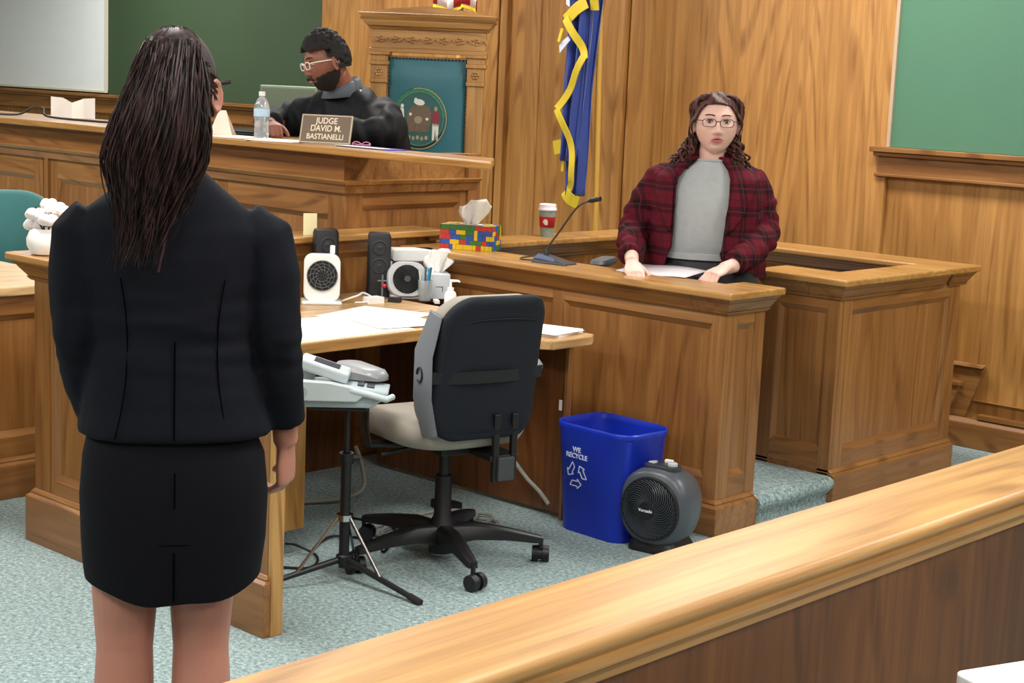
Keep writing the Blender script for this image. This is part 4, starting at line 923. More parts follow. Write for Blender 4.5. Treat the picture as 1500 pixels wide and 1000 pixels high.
flat(ell_poly(-.045, .02, .007, .007, 10), MATS['seal_white'], .003, .0042); flat(ell_poly(.04, .0, .008, .007, 10), MATS['seal_white'], .003, .0042)
MB().box(-.30, .30, -.50, -.03, .42, .50).build('seat', TEALL, t, bevel=.02, seg=4)
for sx in (-1, 1):
    a = MB(); a.box(sx*.29 - .03, sx*.29 + .03, -.46, -.03, .66, .69); a.box(sx*.29 - .025, sx*.29 + .025, -.45, -.40, .42, .66); a.build('armrest', OKM, t, bevel=.006)
    MB().box(sx*.26-.03, sx*.26+.03, -.48, -.42, 0, .42).build('leg', OKV, t, bevel=.003)

# ---------------- flags
t = thing('state_flag', 'blue flag with yellow fringe hanging from a pole by the wall', 'flag', (-5.735, 6.84, 0))
POLE = mat('pole_brass_wood', '#d0a24a', .35)
MB().tube([(.035, 0, .03), (-.06, 0, 2.75)], .0165, 14).build('pole', POLE, t, smooth=True)
MB().lathe([(.15, 0), (.15, .02), (.05, .05), (.025, .09), (.018, .12)], 28, T(.035, 0, 0)).build('pole_base', mat('brass_base', '#a8842e', .3, metal=.6), t, smooth=True)
BLUE = mat('flag_blue', '#2a4396', .6, sheen=.4, var=.12, vscale=5); GOLD = mat('flag_gold', '#d7bd2a', .6, bump=.6, bscale=400)
# gathered cloth: a wavy closed column narrowing towards the bottom
def fold(zs, nm, mm, x0f, x1f, yoff, amp=.03, k=3.0, ph=0):
    g = MB(); grid = []
    for z in zs:
        a, b_ = x0f(z), x1f(z); n = 36
        grid.append([(a + (b_-a)*i/n, yoff + amp*math.sin(2*PI*k*i/n + ph + z*1.2) + .012*math.sin(2*PI*(k*2.3)*i/n + z*3), z) for i in range(n+1)])
    return g.sheet(grid).build(nm, mm, t, smooth=True, sharp=3, solid=.004)
lerp = lambda z, pts: next((pts[i][1] + (pts[i+1][1]-pts[i][1])*(z-pts[i][0])/(pts[i+1][0]-pts[i][0]) for i in range(len(pts)-1) if pts[i][0] <= z <= pts[i+1][0]), pts[-1][1] if z > pts[-1][0] else pts[0][1])
zs = [1.03 + .05*i for i in range(33)]
fold(zs, 'cloth', BLUE, lambda z: lerp(z, [(1.0, -.145), (1.24, -.155), (1.27, -.21), (2.1, -.185), (2.7, -.16)]), lambda z: lerp(z, [(1.0, -.055), (1.26, -.04), (1.6, -.03), (2.1, .03), (2.7, .0)]), -.07)
fold([1.22 + .05*i for i in range(30)], 'cloth_fold', BLUE, lambda z: lerp(z, [(1.2, -.165), (2.1, -.13), (2.7, -.1)]), lambda z: lerp(z, [(1.2, -.07), (1.95, .01), (2.7, .02)]), -.125, amp=.02, k=2, ph=1)
rb = MB()
def ribbon(pts, w, y=-.165):
    grid = [[], []]
    P = spline([(p[0], 0, p[1]) for p in pts], 5) if len(pts) > 2 else [Vector((p[0], 0, p[1])) for p in pts]
    for i, p in enumerate(P):
        d = (P[min(i+1, len(P)-1)] - P[max(i-1, 0)]).normalized(); nrm = Vector((-d.z, 0, d.x)) * w/2
        yy = y - .008*math.sin(i*.45)
        grid[0].append(tuple(p + nrm + Vector((0, yy, 0)))); grid[1].append(tuple(p - nrm + Vector((0, yy, 0))))
    rb.sheet(grid)
fx0 = 5.735
def fp(x, z): return (x + fx0, z)
ribbon([fp(-5.70, 2.16), fp(-5.69, 2.10), fp(-5.69, 2.03)], .055, -.15)
ribbon([fp(-5.73, 2.07), fp(-5.80, 2.03), fp(-5.88, 1.975)], .065)
ribbon([fp(-5.87, 1.985), fp(-5.80, 1.90), fp(-5.745, 1.83), fp(-5.72, 1.77)], .045, -.17)
ribbon([fp(-5.72, 1.79), fp(-5.77, 1.70), fp(-5.82, 1.60), fp(-5.895, 1.50)], .042, -.175)
ribbon([fp(-5.895, 1.50), fp(-5.84, 1.42), fp(-5.79, 1.32), fp(-5.765, 1.22), fp(-5.765, 1.12), fp(-5.785, 1.07)], .038, -.18)
ribbon([fp(-5.955, 1.285), fp(-5.895, 1.30)], .075, -.12)
ribbon([fp(-5.895, 1.26), fp(-5.90, 1.16)], .02, -.10)
ribbon([fp(-5.875, 1.055), fp(-5.835, 1.015), fp(-5.785, .995)], .065, -.10)
ribbon([fp(-5.885, 1.93), fp(-5.905, 1.86)], .018, -.175)
rb.build('fringe', GOLD, t, solid=.006)
wh = MB(); 
for pts in ([(-5.87, 2.06), (-5.845, 2.045), (-5.85, 2.10), (-5.87, 2.12)], [(-5.90, 1.80), (-5.86, 1.84), (-5.83, 1.87), (-5.845, 1.89), (-5.885, 1.865), (-5.905, 1.84)]):
    wh.loft([[(x + fx0, y, z) for x, z in pts] for y in (-.172, -.166)])
wh.build('emblem_patch', mat('flag_white', '#cdd6e8', .6), t)
# national flag, only the lower tip shows above the chair
t = thing('striped_flag', 'red and white striped flag tip showing above the tall chair', 'flag', (-6.60, 6.60, 0))
MB().tube([(.0, 0, .03), (.0, 0, 2.75)], .0165, 14).build('pole', POLE, t, smooth=True)
MB().lathe([(.15, 0), (.15, .02), (.05, .05), (.025, .09), (.018, .12)], 28).build('pole_base', MATS['brass_base'], t, smooth=True)
cols = [mat('flag_red', '#b0202c', .6), mat('flag_cream', '#ece6e8', .6)]
g = MB(); n = 28; xs = [-.15 + .34*i/n for i in range(n+1)]
rows = 12
V = [[g._v((x + .0*(r), -.05 + .025*math.sin(x*55) , (2.005 + .05*abs(math.sin(x*14 + .6))) + r/rows*.7)) for x in xs] for r in range(rows+1)]
for r in range(rows):
    for i in range(n):
        g.mi = 0 if math.sin((xs[i]*1.0 + r*.012)*78 + 1.2) > 0 else 1; g._face([V[r][i], V[r][i+1], V[r+1][i+1], V[r+1][i]])
g.build('cloth', cols, t, smooth=True, sharp=3, solid=.004)
MB().sheet([[(-.15 + .02*i, -.05 + .025*math.sin((-.15+.02*i)*55), 2.0 + .05*abs(math.sin((-.15+.02*i)*14 + .6))) for i in range(18)], [(-.15 + .02*i, -.05 + .025*math.sin((-.15+.02*i)*55), 1.985 + .05*abs(math.sin((-.15+.02*i)*14 + .6))) for i in range(18)]]).build('fringe', GOLD, t, solid=.006)

# ============================================================ people
def head(mb, M, s=1.0, ears=True, jaw=1.0):
    """head, face towards +Y, centre at half height; s scales"""
    NU, NV = 72, 56
    def P(u, v):
        th = PI * v; ph = 2*PI*u
        dx, dy, dz = math.sin(th)*math.cos(ph), math.sin(th)*math.sin(ph), math.cos(th)
        x, y, z = .077*dx, .096*dy, .118*dz
        if dz < 0:
            k = min(1, -dz*1.15); x *= 1 - .30*jaw*k**1.6
            if dy < 0: y *= 1 - .55*k**1.1
            else: y *= 1 - .10*k
        else: x *= 1 + .03*dz
        if dy > 0:
            f = min(1, dy*1.6)
            y -= .010*f*(1 - abs(dz)**2)*(1 - (abs(x)/.08)**2)*0
            g = lambda cx, cz, wx, wz: math.exp(-((x-cx)/wx)**2 - ((z-cz)/wz)**2)
            d = 0
            zz = z
            if -.045 < zz < .035:
                t = (.035 - zz)/.075; d += .026*t*math.exp(-(x/(.007 + .006*t))**2) if zz > -.035 else .024*max(0, 1 - (-.035 - zz)/.009)*math.exp(-(x/.013)**2)
            d += .007*(g(.014, -.034, .007, .007) + g(-.014, -.034, .007, .007))
            d += .005*g(0, .034, .05, .012)
            d -= .013*(g(.031, .010, .017, .011) + g(-.031, .010, .017, .011))
            d += .007*g(0, -.061, .024, .014) - .004*g(0, -.0615, .024, .0022)
            d += .006*(g(.045, -.02, .02, .022) + g(-.045, -.02, .02, .022))
            d += .012*g(0, -.100, .024, .016) - .004*g(0, -.080, .025, .006)
            y += d*f
        return (x*s, y*s, z*s)
    top = mb._v(P(0, 0), M); bot = mb._v(P(0, 1), M)
    R = [[mb._v(P(i/NU, j/NV), M) for i in range(NU)] for j in range(1, NV)]
    for i in range(NU):
        mb._face([top, R[0][i], R[0][(i+1) % NU]]); mb._face([bot, R[-1][(i+1) % NU], R[-1][i]])
    for a, b in zip(R, R[1:]):
        for i in range(NU): mb._face([a[i], b[i], b[(i+1) % NU], a[(i+1) % NU]])
    if ears:
        for sx in (-1, 1):
            E_ = M @ Matrix.Translation((sx*.078*s, -.006*s, -.004*s)) @ Matrix.Rotation(sx*-.35, 4, 'Z') @ Matrix.Rotation(.15, 4, 'X')
            rim = [(sx*.008*s, (.017*math.cos(a) - .002)*s, .030*math.sin(a)*s) for a in [2*PI*i/20 for i in range(21)]]
            mb.tube(rim, .0048*s, 8, E_); mb.ell((sx*.002*s, 0, 0), (.006*s, .015*s, .028*s), 12, 10, E_)
            mb.ell((sx*.004*s, -.004*s, -.028*s), (.005*s, .009*s, .010*s), 10, 8, E_)
def face_parts(root, M, s, lip, brow, iris='#3a2c22', open_=False, mouth_tilt=0):
    for sx in (-1, 1):
        ey = MB().ell((sx*.031*s, .077*s, .009*s), (.0125*s, .011*s, .0075*s), 16, 12, M).build('eye', mat('eye_white', '#d9d0cb', .3), root, smooth=True)
        MB().tube([(sx*.031*s, .0865*s, .009*s), (sx*.031*s, .0890*s, .009*s)], .0056*s, 14, M).build('iris', mat('iris_dark', iris, .3), ey, smooth=True)
    for sx in (-1, 1):
        e = MB(); e.tube([M @ Vector((sx*(.018 + .026*i/7)*s, (.0895 - .010*(abs(i/7-.4))**1.5)*s, (.0095 + .0075*math.sin(PI*(.12 + .8*i/7)))*s)) for i in range(8)], .0016*s, 6)
        e.build('eyelash', mat('lash_dark', '#1d1412', .6), root, smooth=True)
    for sx in (-1, 1):
        e = MB(); e.tube([M @ Vector((sx*(.012 + .036*i/7)*s, (.0945 - .016*(i/7)**2)*s, (.030 + .007*math.sin(PI*(.1 + .7*i/7)))*s)) for i in range(8)], [(.0026*s, .0018*s)]*3 + [(.0022*s, .0016*s)]*4 + [(.001*s, .001*s)], 8)
        e.build('eyebrow', mat('brow_' + brow, brow, .8), root, smooth=True)
    Ml = M @ T(0, 0, -.0615*s) @ Matrix.Rotation(mouth_tilt, 4, 'Y')
    g = .003 if open_ else 0
    e = MB()
    for sgn, th in ((1, .0042), (-1, .0055)):
        e.tube([Ml @ Vector((.023*s*(2*i/10-1), (.0925 - .012*(2*i/10-1)**2 + .0015)*s, sgn*(.003 + g)*s*(1 - (2*i/10-1)**2) - (.002*s if not open_ else .004*s*(2*i/10-1)**2))) for i in range(11)], [max(.0008, th*(1 - .85*(2*i/10-1)**2))*s for i in range(11)], 8)
    e.build('lips', mat('lip_' + lip, lip, .45), root, smooth=True)
    if open_:
        MB().tube([Ml @ Vector((.016*s*(2*i/8-1), (.0935 - .010*(2*i/8-1)**2)*s, -.003*s*(2*i/8-1)**2)) for i in range(9)], [max(.0006, .0030*(1 - .8*(2*i/8-1)**2))*s for i in range(9)], 8).build('mouth_opening', mat('mouth_dark', '#3a1518', .5), root, smooth=True)
def glasses(root, M, s, col, thick=.0016, label=None):
    g = MB()
    for sx in (-1, 1):
        pts = [M @ Vector(((sx*.032 + x)*s, (.103 - .10*abs(sx*.032 + x)**1.3)*s, (z + .004)*s)) for x, z in rrect(.048, .030, .012, 5)]
        g.tube(pts + [pts[0]], thick*s, 6)
        g.tube([M @ Vector((sx*.056*s, .099*s, .012*s)), M @ Vector((sx*.076*s, .085*s, .013*s)), M @ Vector((sx*.083*s, .03*s, .010*s)), M @ Vector((sx*.083*s, -.008*s, .008*s)), M @ Vector((sx*.082*s, -.018*s, -.010*s))], thick*1.1*s, 6)
    g.tube([M @ Vector((x*s, (.104 + .003*(1 - abs(x)/.009))*s, .010*s)) for x in (-.009, 0, .009)], thick*s, 6)
    o = g.build('glasses', mat('specs_' + col, col, .3), root, smooth=True)
    return o
def hand(mb, P, D, N, thumb=1, curls=(.5, .6, .7, .8), s=1.0, spread=.0, thumb_curl=.5):
    """wrist P, palm direction D, fingers curl towards N; thumb=+1/-1 picks the side W=D x N"""
    P = Vector(P); D = Vector(D).normalized(); N = Vector(N); N = (N - D*N.dot(D)).normalized(); Wv = D.cross(N)*thumb
    rings = []
    for t, w, h in ((-.03, .024, .019), (0, .025, .018), (.02, .030, .017), (.05, .040, .0155), (.08, .042, .014), (.095, .038, .011)):
        c = P + D*t*s; rings.append([c + Wv*(w*s*math.cos(a)) + N*(h*s*math.sin(a)) for a in [2*PI*i/16 for i in range(16)]])
    mb.loft(rings)
    for k, (off, ln, rr) in enumerate(((.029, .90, .0090), (.010, 1.0, .0092), (-.010, .94, .0088), (-.028, .74, .0078))):
        p = P + D*.088*s + Wv*off*s; d = (D + Wv*off*spread*10).normalized(); pts = [p - d*.02*s]; rad = [rr*s]
        a = 0; pts.append(p); rad.append(rr*1.06*s)
        for seg, L_ in enumerate((.044, .027, .021)):
            a += curls[k] * (.9, 1.1, .8)[seg]
            dd = d*math.cos(a) + N*math.sin(a); p = p + dd*L_*ln*s; pts.append(p); rad.append(rr*(.98, .90, .78)[seg]*s)
        mb.tube(pts, rad, 10); mb.ell(pts[-1], rad[-1]*1.0, 10, 8)
    p = P + D*.018*s + Wv*.020*s; pts = [p]; rad = [.013*s]; a = .75
    for seg, L_ in enumerate((.040, .032, .024)):
        d = (D*math.cos(a) + Wv*math.sin(a)*.9 + N*(.35 + .35*seg*thumb_curl)).normalized(); p = p + d*L_*s; pts.append(p); rad.append((.0115, .0100, .0082)[seg]*s); a -= .35*thumb_curl
    mb.tube(pts, rad, 10); mb.ell(pts[-1], rad[-1], 10, 8)
def oval(cx, cy, z, rx, ry, n=52, e=2.4, tilt=0):
    out = []
    for i in range(n):
        a = 2*PI*i/n; c, s_ = math.cos(a), math.sin(a)
        out.append((cx + rx*abs(c)**(2/e)*(1 if c > 0 else -1), cy + ry*abs(s_)**(2/e)*(1 if s_ > 0 else -1), z + tilt*s_*ry))
    return out
def hair_mat(name, dark, lite, rough=.42):
    if name in MATS: return MATS[name]
    M = bpy.data.materials.new(name); M.use_nodes = True; MATS[name] = M; nt = M.node_tree; L = nt.links.new; b = nt.nodes['Principled BSDF']
    b.inputs['Roughness'].default_value = rough; b.inputs['Specular IOR Level'].default_value = .25
    tc = nt.nodes.new('ShaderNodeTexCoord'); mp = nt.nodes.new('ShaderNodeMapping'); mp.inputs['Scale'].default_value = (90, 90, 5)
    n = nt.nodes.new('ShaderNodeTexNoise'); n.inputs['Scale'].default_value = 1; n.inputs['Detail'].default_value = 3
    L(tc.outputs['Object'], mp.inputs['Vector']); L(mp.outputs['Vector'], n.inputs['Vector'])
    r = nt.nodes.new('ShaderNodeValToRGB'); r.color_ramp.elements[0].position = .4; r.color_ramp.elements[1].position = .7
    r.color_ramp.elements[0].color = rgb(dark); r.color_ramp.elements[1].color = rgb(lite)
    L(n.outputs['Fac'], r.inputs['Fac']); L(r.outputs['Color'], b.inputs['Base Color']); return M
def skin(name, c): return mat(name, c, .5, var=.07, vscale=14, sss=.12, bump=.08, bscale=300)
def curve_pts(f, n): return [f(i/(n-1)) for i in range(n)]

def ripple(o, f):
    me = o.data; n = len(me.vertices); co = [0.0]*(3*n); me.vertices.foreach_get('co', co)
    no = [0.0]*(3*n); me.vertex_normals.foreach_get('vector', no)
    for i in range(n):
        c = Vector(co[3*i:3*i+3]); d = f(c)
        for k in range(3): co[3*i+k] += no[3*i+k]*d
    me.vertices.foreach_set('co', co); me.update()
# ---------------- standing woman seen from behind
t = thing('person', 'standing woman seen from behind in a black skirt suit with a long dark ponytail', 'person', (-2.66, 1.865, 0), math.radians(55))
SK1 = skin('skin_warm', '#ad7766')
b = MB()
Mh = T(.012, .012, 1.598, rz=math.radians(-14))
head(b, Mh, 1.0)
b.tube([(.008, -.005, 1.40), (.008, -.008, 1.46), (.01, .0, 1.54)], [.062, .052, .054], 20)
b.loft([oval(.01, 0, .84, .135, .10), oval(.01, 0, .95, .135, .10), oval(0, 0, 1.12, .125, .09), oval(0, 0, 1.27, .14, .09), oval(0, -.01, 1.35, .14, .07), oval(0, -.01, 1.42, .06, .05)])
for sx, x0 in ((-1, -.078), (1, .075)):
    b.tube([(sx*.075, 0, .88), (x0*1.03, .0, .74), (x0, .0, .62), (x0, .008, .52), (x0, .002, .47), (x0*1.01, -.010, .40), (x0*1.02, -.016, .34), (x0*1.04, -.010, .22), (x0*1.05, .0, .12), (x0*1.05, .005, .075)],
           [.078, .074, .068, .061, .057, .060, .0595, .046, .034, .033], 22)
    b.loft([[(x0*1.05 + x*k, .05 + y*k2, z) for x, y in rrect(.085, .235, .035, 5)] for z, k, k2 in ((.035, .9, .95), (.05, 1, 1), (.075, .9, .85), (.10, .6, .45))])
b.tube([(.155, 0, 1.32), (.21, -.02, 1.12), (.238, .02, .96), (.243, .035, .89)], [.036, .036, .028, .026], 14)
b.tube([(-.13, 0, 1.32), (-.165, -.02, 1.12), (-.135, .08, .97), (-.08, .16, .95)], [.045, .038, .028, .025], 14)
hand(b, (.243, .036, .895), (.03, .08, -1), (-.80, .40, 0), thumb=1, curls=(.75, .9, 1.0, 1.1), s=.98, thumb_curl=.9)
hand(b, (-.08, .16, .95), (.75, .6, -.1), (.3, -.6, .6), thumb=1, curls=(.9, .9, .9, .9), s=.95)
bo = b.build('body', SK1, t); remesh(bo, .0042, 3)
face_parts(t, Mh, 1.0, '#a85f58', '#2a1c1a')
# jacket
SUIT = mat('suit_black', '#0d1019', .8, bump=.35, bscale=900, spec=.15)
SUIT2 = mat('suit_skirt', '#0a0b12', .8, bump=.35, bscale=900, spec=.15)
j = MB()
j.loft([oval(.020, 0, .925, .192, .142), oval(.020, 0, .94, .193, .142), oval(.018, -.003, .98, .180, .132), oval(.013, -.006, 1.03, .172, .122), oval(.010, -.004, 1.11, .160, .114), oval(.006, 0, 1.20, .166, .118), oval(.003, 0, 1.28, .178, .118), oval(.003, -.006, 1.335, .182, .104), oval(.003, -.010, 1.375, .150, .088), oval(.004, -.012, 1.420, .095, .070), oval(.004, -.012, 1.447, .066, .058)])
j.tube([(.145, -.002, 1.345), (.183, -.004, 1.315), (.203, -.012, 1.24), (.214, -.02, 1.12), (.228, -.006, 1.02), (.241, .014, .935)], [.05, .064, .060, .053, .046, .040], 22)
j.tube([(-.135, -.002, 1.350), (-.165, -.004, 1.315), (-.172, -.012, 1.24), (-.170, -.022, 1.12), (-.160, .010, 1.03), (-.140, .060, .955)], [.05, .058, .054, .047, .043, .038], 22)
jo = j.build('jacket', SUIT, t); remesh(jo, .006, 6)
ripple(jo, lambda c: (.005*noise.noise(Vector((c.x*7, c.y*7, c.z*34))) * math.exp(-((c.z-1.12)/.10)**2) + .004*noise.noise(Vector((c.x*30, c.y*30, c.z*12)))*(1 if abs(c.x-.01) > .15 else .3)))
# seams on the jacket back
sm = MB()
def yb(x, z):  # back surface of jacket
    zs_ = [(.925, .192, .142, 0), (.98, .180, .132, -.003), (1.03, .172, .122, -.006), (1.11, .160, .114, -.004), (1.20, .166, .118, 0), (1.28, .178, .118, 0), (1.345, .19, .104, -.006), (1.40, .14, .08, -.01)]
    for a, c in zip(zs_, zs_[1:]):
        if a[0] <= z <= c[0]:
            f = (z - a[0])/(c[0]-a[0]); rx, ry, cy = [a[k] + (c[k]-a[k])*f for k in (1, 2, 3)]
            u = min(.999, abs(x - .01)/rx); return cy - ry*(1 - u**2.4)**(1/2.4)
    return -.12
sm.tube([(.016 - .0*z, yb(.01, z) - .0022, z) for z in [.935 + .01*i for i in range(20)]], .0016, 6)
for sx in (-1, 1):
    sm.tube([(.012 + sx*(.085 + .03*((z-1.11)/.2)**2), yb(.012 + sx*(.085 + .03*((z-1.11)/.2)**2), z) - .0022, z) for z in [.935 + .01*i for i in range(32)]], .0012, 6)
sm.build('seam', mat('seam_black', '#050608', 1.0, spec=0), jo, smooth=True)
# skirt
k = MB()
k.loft([oval(.016, 0, .605, .160, .115), oval(.018, 0, .598, .176, .131), oval(.018, 0, .63, .180, .135), oval(.019, 0, .71, .184, .140), oval(.019, 0, .80, .187, .142), oval(.018, 0, .88, .180, .136), oval(.01, 0, .96, .155, .118), oval(.01, 0, .97, .14, .10)])
so = k.build('skirt', SUIT2, t, smooth=True, sharp=1.2)
# gently curved hem
for v in so.data.vertices:
    if v.co.z < .65: v.co.z += .035*((v.co.x-.018)/.18)**2 + .004*math.sin(v.co.x*40)
dsm = MB(); dsm.tube([(.018, -.1405 + .0, .60 + .01*i) for i in range(1, 12)], .0018, 6); dsm.tube([(.018, -.1425, .80), (.018, -.1405, .87)], .0014, 6)
dsm.tube([(.018 + .18*math.cos(a), -.1405*abs(math.sin(a))**.83, .725) for a in [PI + .35 + (PI-.7)*i/30 for i in range(31)]], .0009, 5)
dsm.build('skirt_seam', mat('seam_black', '#050608', 1.0, spec=0), so, smooth=True)
# shoes
sh = MB()
for x0 in (-.087, .077): sh.loft([[(x0 + x*k, .055 + y*k, z) for x, y in rrect(.092, .25, .04, 6)] for z, k in ((0.0, .93), (.02, 1), (.045, 1.02), (.062, .95))])
sh.build('shoes', BLK, t, smooth=True, sharp=1)
# hair: scalp and ponytail
HM = hair_mat('hair_dark_brown', '#140d0c', '#4a3434', .5)
rnd = random.Random(11)
hc = MB(); NU, NV = 80, 40; G = []
for jv in range(NV+1):
    th = PI*(.02 + .60*jv/NV); row = []
    for i in range(NU):
        ph = 2*PI*i/NU; dx, dy, dz = math.sin(th)*math.cos(ph), math.sin(th)*math.sin(ph), math.cos(th)
        ridge = .0016*math.sin(ph*34 + 5*th + 2*math.sin(ph*5))
        r_ = 1 + ridge/.09
        kx, ky, kz = .0845, .104, .126
        zz = kz*dz*r_
        if dy > .25 and dz < .35: kx, ky = .072, .085  # keep off the face
        xx = kx*dx*r_; yy = ky*dy*r_
        if dz < 0: xx *= 1 - .22*min(1, -dz)**1.5; yy *= 1 - .25*min(1, -dz)
        row.append(Mh @ Vector((xx, yy - .002, zz)))
    G.append(row)
hc.loft(G, cap=True).build('hair', HM, t, smooth=True, sharp=2)
def tail_c(v):   # centre line of the ponytail, v 0..1
    return Vector((.006 - .058*v**1.2, -.100 - .060*math.sin(PI*min(1, v*1.3))*.9 - .028*v, 1.700 - .415*v))
def tail_w(v): return (.045 + .032*min(1, v*2.2) + .014*math.sin(PI*v)) * (1 - .72*max(0, v-.55)/.45)
pt = MB(); rings = []
for i in range(26):
    v = i/25*.86; c = tail_c(v); w = tail_w(v)*.86; d = .032 + .012*math.sin(PI*v); d *= (1 - .75*max(0, v-.7)/.3)
    rings.append([c + Vector((w*math.cos(a)*(1 + .05*math.sin(a*7 + v*4)), d*math.sin(a)*(1 + .08*math.sin(a*9 + v*3)), .0)) for a in [2*PI*q/44 for q in range(44)]])
pt.loft(rings)
po = pt.build('ponytail', HM, t, smooth=True, sharp=2)
st = MB()
for q in range(330):
    a = rnd.uniform(PI*.98, 2.02*PI) if rnd.random() < .8 else rnd.uniform(0, 2*PI); rr_ = rnd.uniform(.80, 1.06); ph = rnd.uniform(0, 6.28); am = rnd.uniform(.002, .010); fr = rnd.uniform(3, 7); end = rnd.uniform(.80, 1.04); v0 = rnd.uniform(0, .12) if rnd.random() < .7 else rnd.uniform(0, .5)
    rad = rnd.uniform(.0009, .0022); fl = rnd.uniform(-.012, .012)
    pts = []
    for i in range(14):
        v = v0 + (end - v0)*i/13; c = tail_c(v); w = tail_w(min(v, .93)); d = (.034 + .013*math.sin(PI*min(1, v)))
        pts.append(c + Vector((w*rr_*math.cos(a) + am*math.sin(fr*v*2 + ph) + fl*v**3*2, d*rr_*math.sin(a) + am*.5*math.cos(fr*v*2 + ph), 0)))
    st.tube(pts, [rad]*10 + [rad*.8, rad*.6, rad*.4, rad*.15], 5)
for q in range(18):
    a = rnd.uniform(PI, 2*PI); sgn = rnd.choice((-1, 1)); pts = []
    for i in range(12):
        v = .3 + .75*i/11; c = tail_c(v); w = tail_w(.8)*1.02
        pts.append(c + Vector((sgn*(w*(1.15 - .5*v) + .01*(v-.3)*rnd.uniform(.6, 1.2)), -.03 + .004*math.sin(i), 0)))
    st.tube(pts, .0007, 4)
st.build('hair_strands', HM, po, smooth=True)
sc = MB()
for q in range(150):
    ph = rnd.uniform(PI*.95, PI*2.05); th0 = rnd.uniform(.35, .62)*PI; pts = []
    for i in range(10):
        f = i/9; th = th0*(1-f) + .30*PI*f; ph2 = ph*(1 - f) + 1.5*PI*f
        kx, ky, kz = .0862, .1065, .128
        p = Vector((kx*math.sin(th)*math.cos(ph2), ky*math.sin(th)*math.sin(ph2), kz*math.cos(th)))
        if p.z < 0: p.x *= 1 - .2*min(1, -p.z/kz)**1.5; p.y *= 1 - .25*min(1, -p.z/kz)
        pts.append(Mh @ p)
    sc.tube(pts, rnd.uniform(.0008, .0018), 5)
sc.build('hair_strands', HM, po, smooth=True)

# ---------------- plaid witness
t = thing('person', 'seated woman with glasses in a red plaid blazer and grey sweater behind the witness stand', 'person', (-3.90, 5.36, 0), math.radians(-144))
SK2 = skin('skin_pale', '#e3b9ab')
b = MB()
Mh = T(-.014, .02, 1.503, rz=math.radians(4), rx=math.radians(3)) @ Matrix.Diagonal((1.10, 1.02, 1.0, 1))
head(b, Mh, 1.0, jaw=.55)
b.tube([(-.005, -.02, 1.30), (-.005, -.018, 1.37), (-.012, -.008, 1.45)], [.066, .057, .058], 20)
b.loft([oval(0, -.03, .86, .19, .15), oval(0, -.03, .98, .165, .125), oval(0, -.02, 1.10, .17, .12), oval(0, -.02, 1.22, .17, .10), oval(0, -.03, 1.29, .14, .07), oval(0, -.03, 1.345, .07, .06)])
for sx in (-1, 1):
    b.tube([(sx*.10, -.04, .84), (sx*.13, .12, .82), (sx*.13, .30, .80), (sx*.13, .315, .60), (sx*.13, .30, .40)], [.09, .085, .062, .055, .042], 18)
    b.loft([[(sx*.13 + x*k, .35 + y*k, z) for x, y in rrect(.09, .22, .03, 5)] for z, k in ((.305, .95), (.33, 1), (.37, .7))])
b.tube([(.17, -.035, 1.26), (.295, -.03, 1.08), (.290, .22, .985), (.280, .32, .96)], [.048, .042, .030, .026], 14)
b.tube([(-.17, -.035, 1.26), (-.232, -.02, 1.08), (-.115, .26, .965), (-.075, .33, .958)], [.048, .042, .030, .026], 14)
hand(b, (.282, .315, .962), (-.25, 1, -.42), (0, -.35, -1), thumb=1, curls=(.35, .4, .45, .5), s=.98, thumb_curl=.4)
hand(b, (-.085, .325, .962), (.55, .75, -.22), (-.15, -.3, -1), thumb=-1, curls=(.65, .75, .85, .9), s=.98, thumb_curl=.4)
bo = b.build('body', SK2, t); remesh(bo, .0038, 2)
face_parts(t, Mh, 1.0, '#b5605f', '#4a2d26', open_=True, mouth_tilt=.06)
glasses(t, Mh, 1.0, '#2a1a1c', .0014)
# sweater
SWE = mat('sweater_grey', '#a4a9ab', .85, bump=.8, bscale=420, var=.1, vscale=40)
s_ = MB()
s_.loft([oval(.0, -.012, .965, .168, .135), oval(.0, -.012, .975, .176, .145), oval(.0, -.01, 1.06, .176, .150), oval(0, -.012, 1.16, .182, .150), oval(0, -.02, 1.24, .19, .135), oval(0, -.03, 1.30, .165, .108), oval(-.002, -.022, 1.345, .085, .082), oval(-.004, -.018, 1.362, .066, .068), oval(-.004, -.018, 1.36, .058, .060)])
so = s_.build('sweater', SWE, t, smooth=True, sharp=2)
MB().tube([p for p in oval(-.004, -.018, 1.360, .066, .068)] + [oval(-.004, -.018, 1.360, .066, .068)[0]], .006, 8).build('neckband', SWE, so, smooth=True)
MB().loft([oval(0, -.012, .962, .172, .141), oval(0, -.012, .966, .180, .150), oval(0, -.012, .99, .180, .151), oval(0, -.012, .993, .172, .142)]).build('hem_band', SWE, so, smooth=True)
sk = MB(); sk.loft([oval(0, -.03, .79, .20, .17), oval(0, -.02, .88, .20, .165), oval(0, -.015, .97, .17, .14)])
for sx in (-1, 1): sk.tube([(sx*.10, -.04, .86), (sx*.13, .12, .845), (sx*.13, .33, .81), (sx*.13, .345, .66)], [.10, .098, .08, .075], 18)
ko = sk.build('skirt', BLK2, t); remesh(ko, .012, 3)
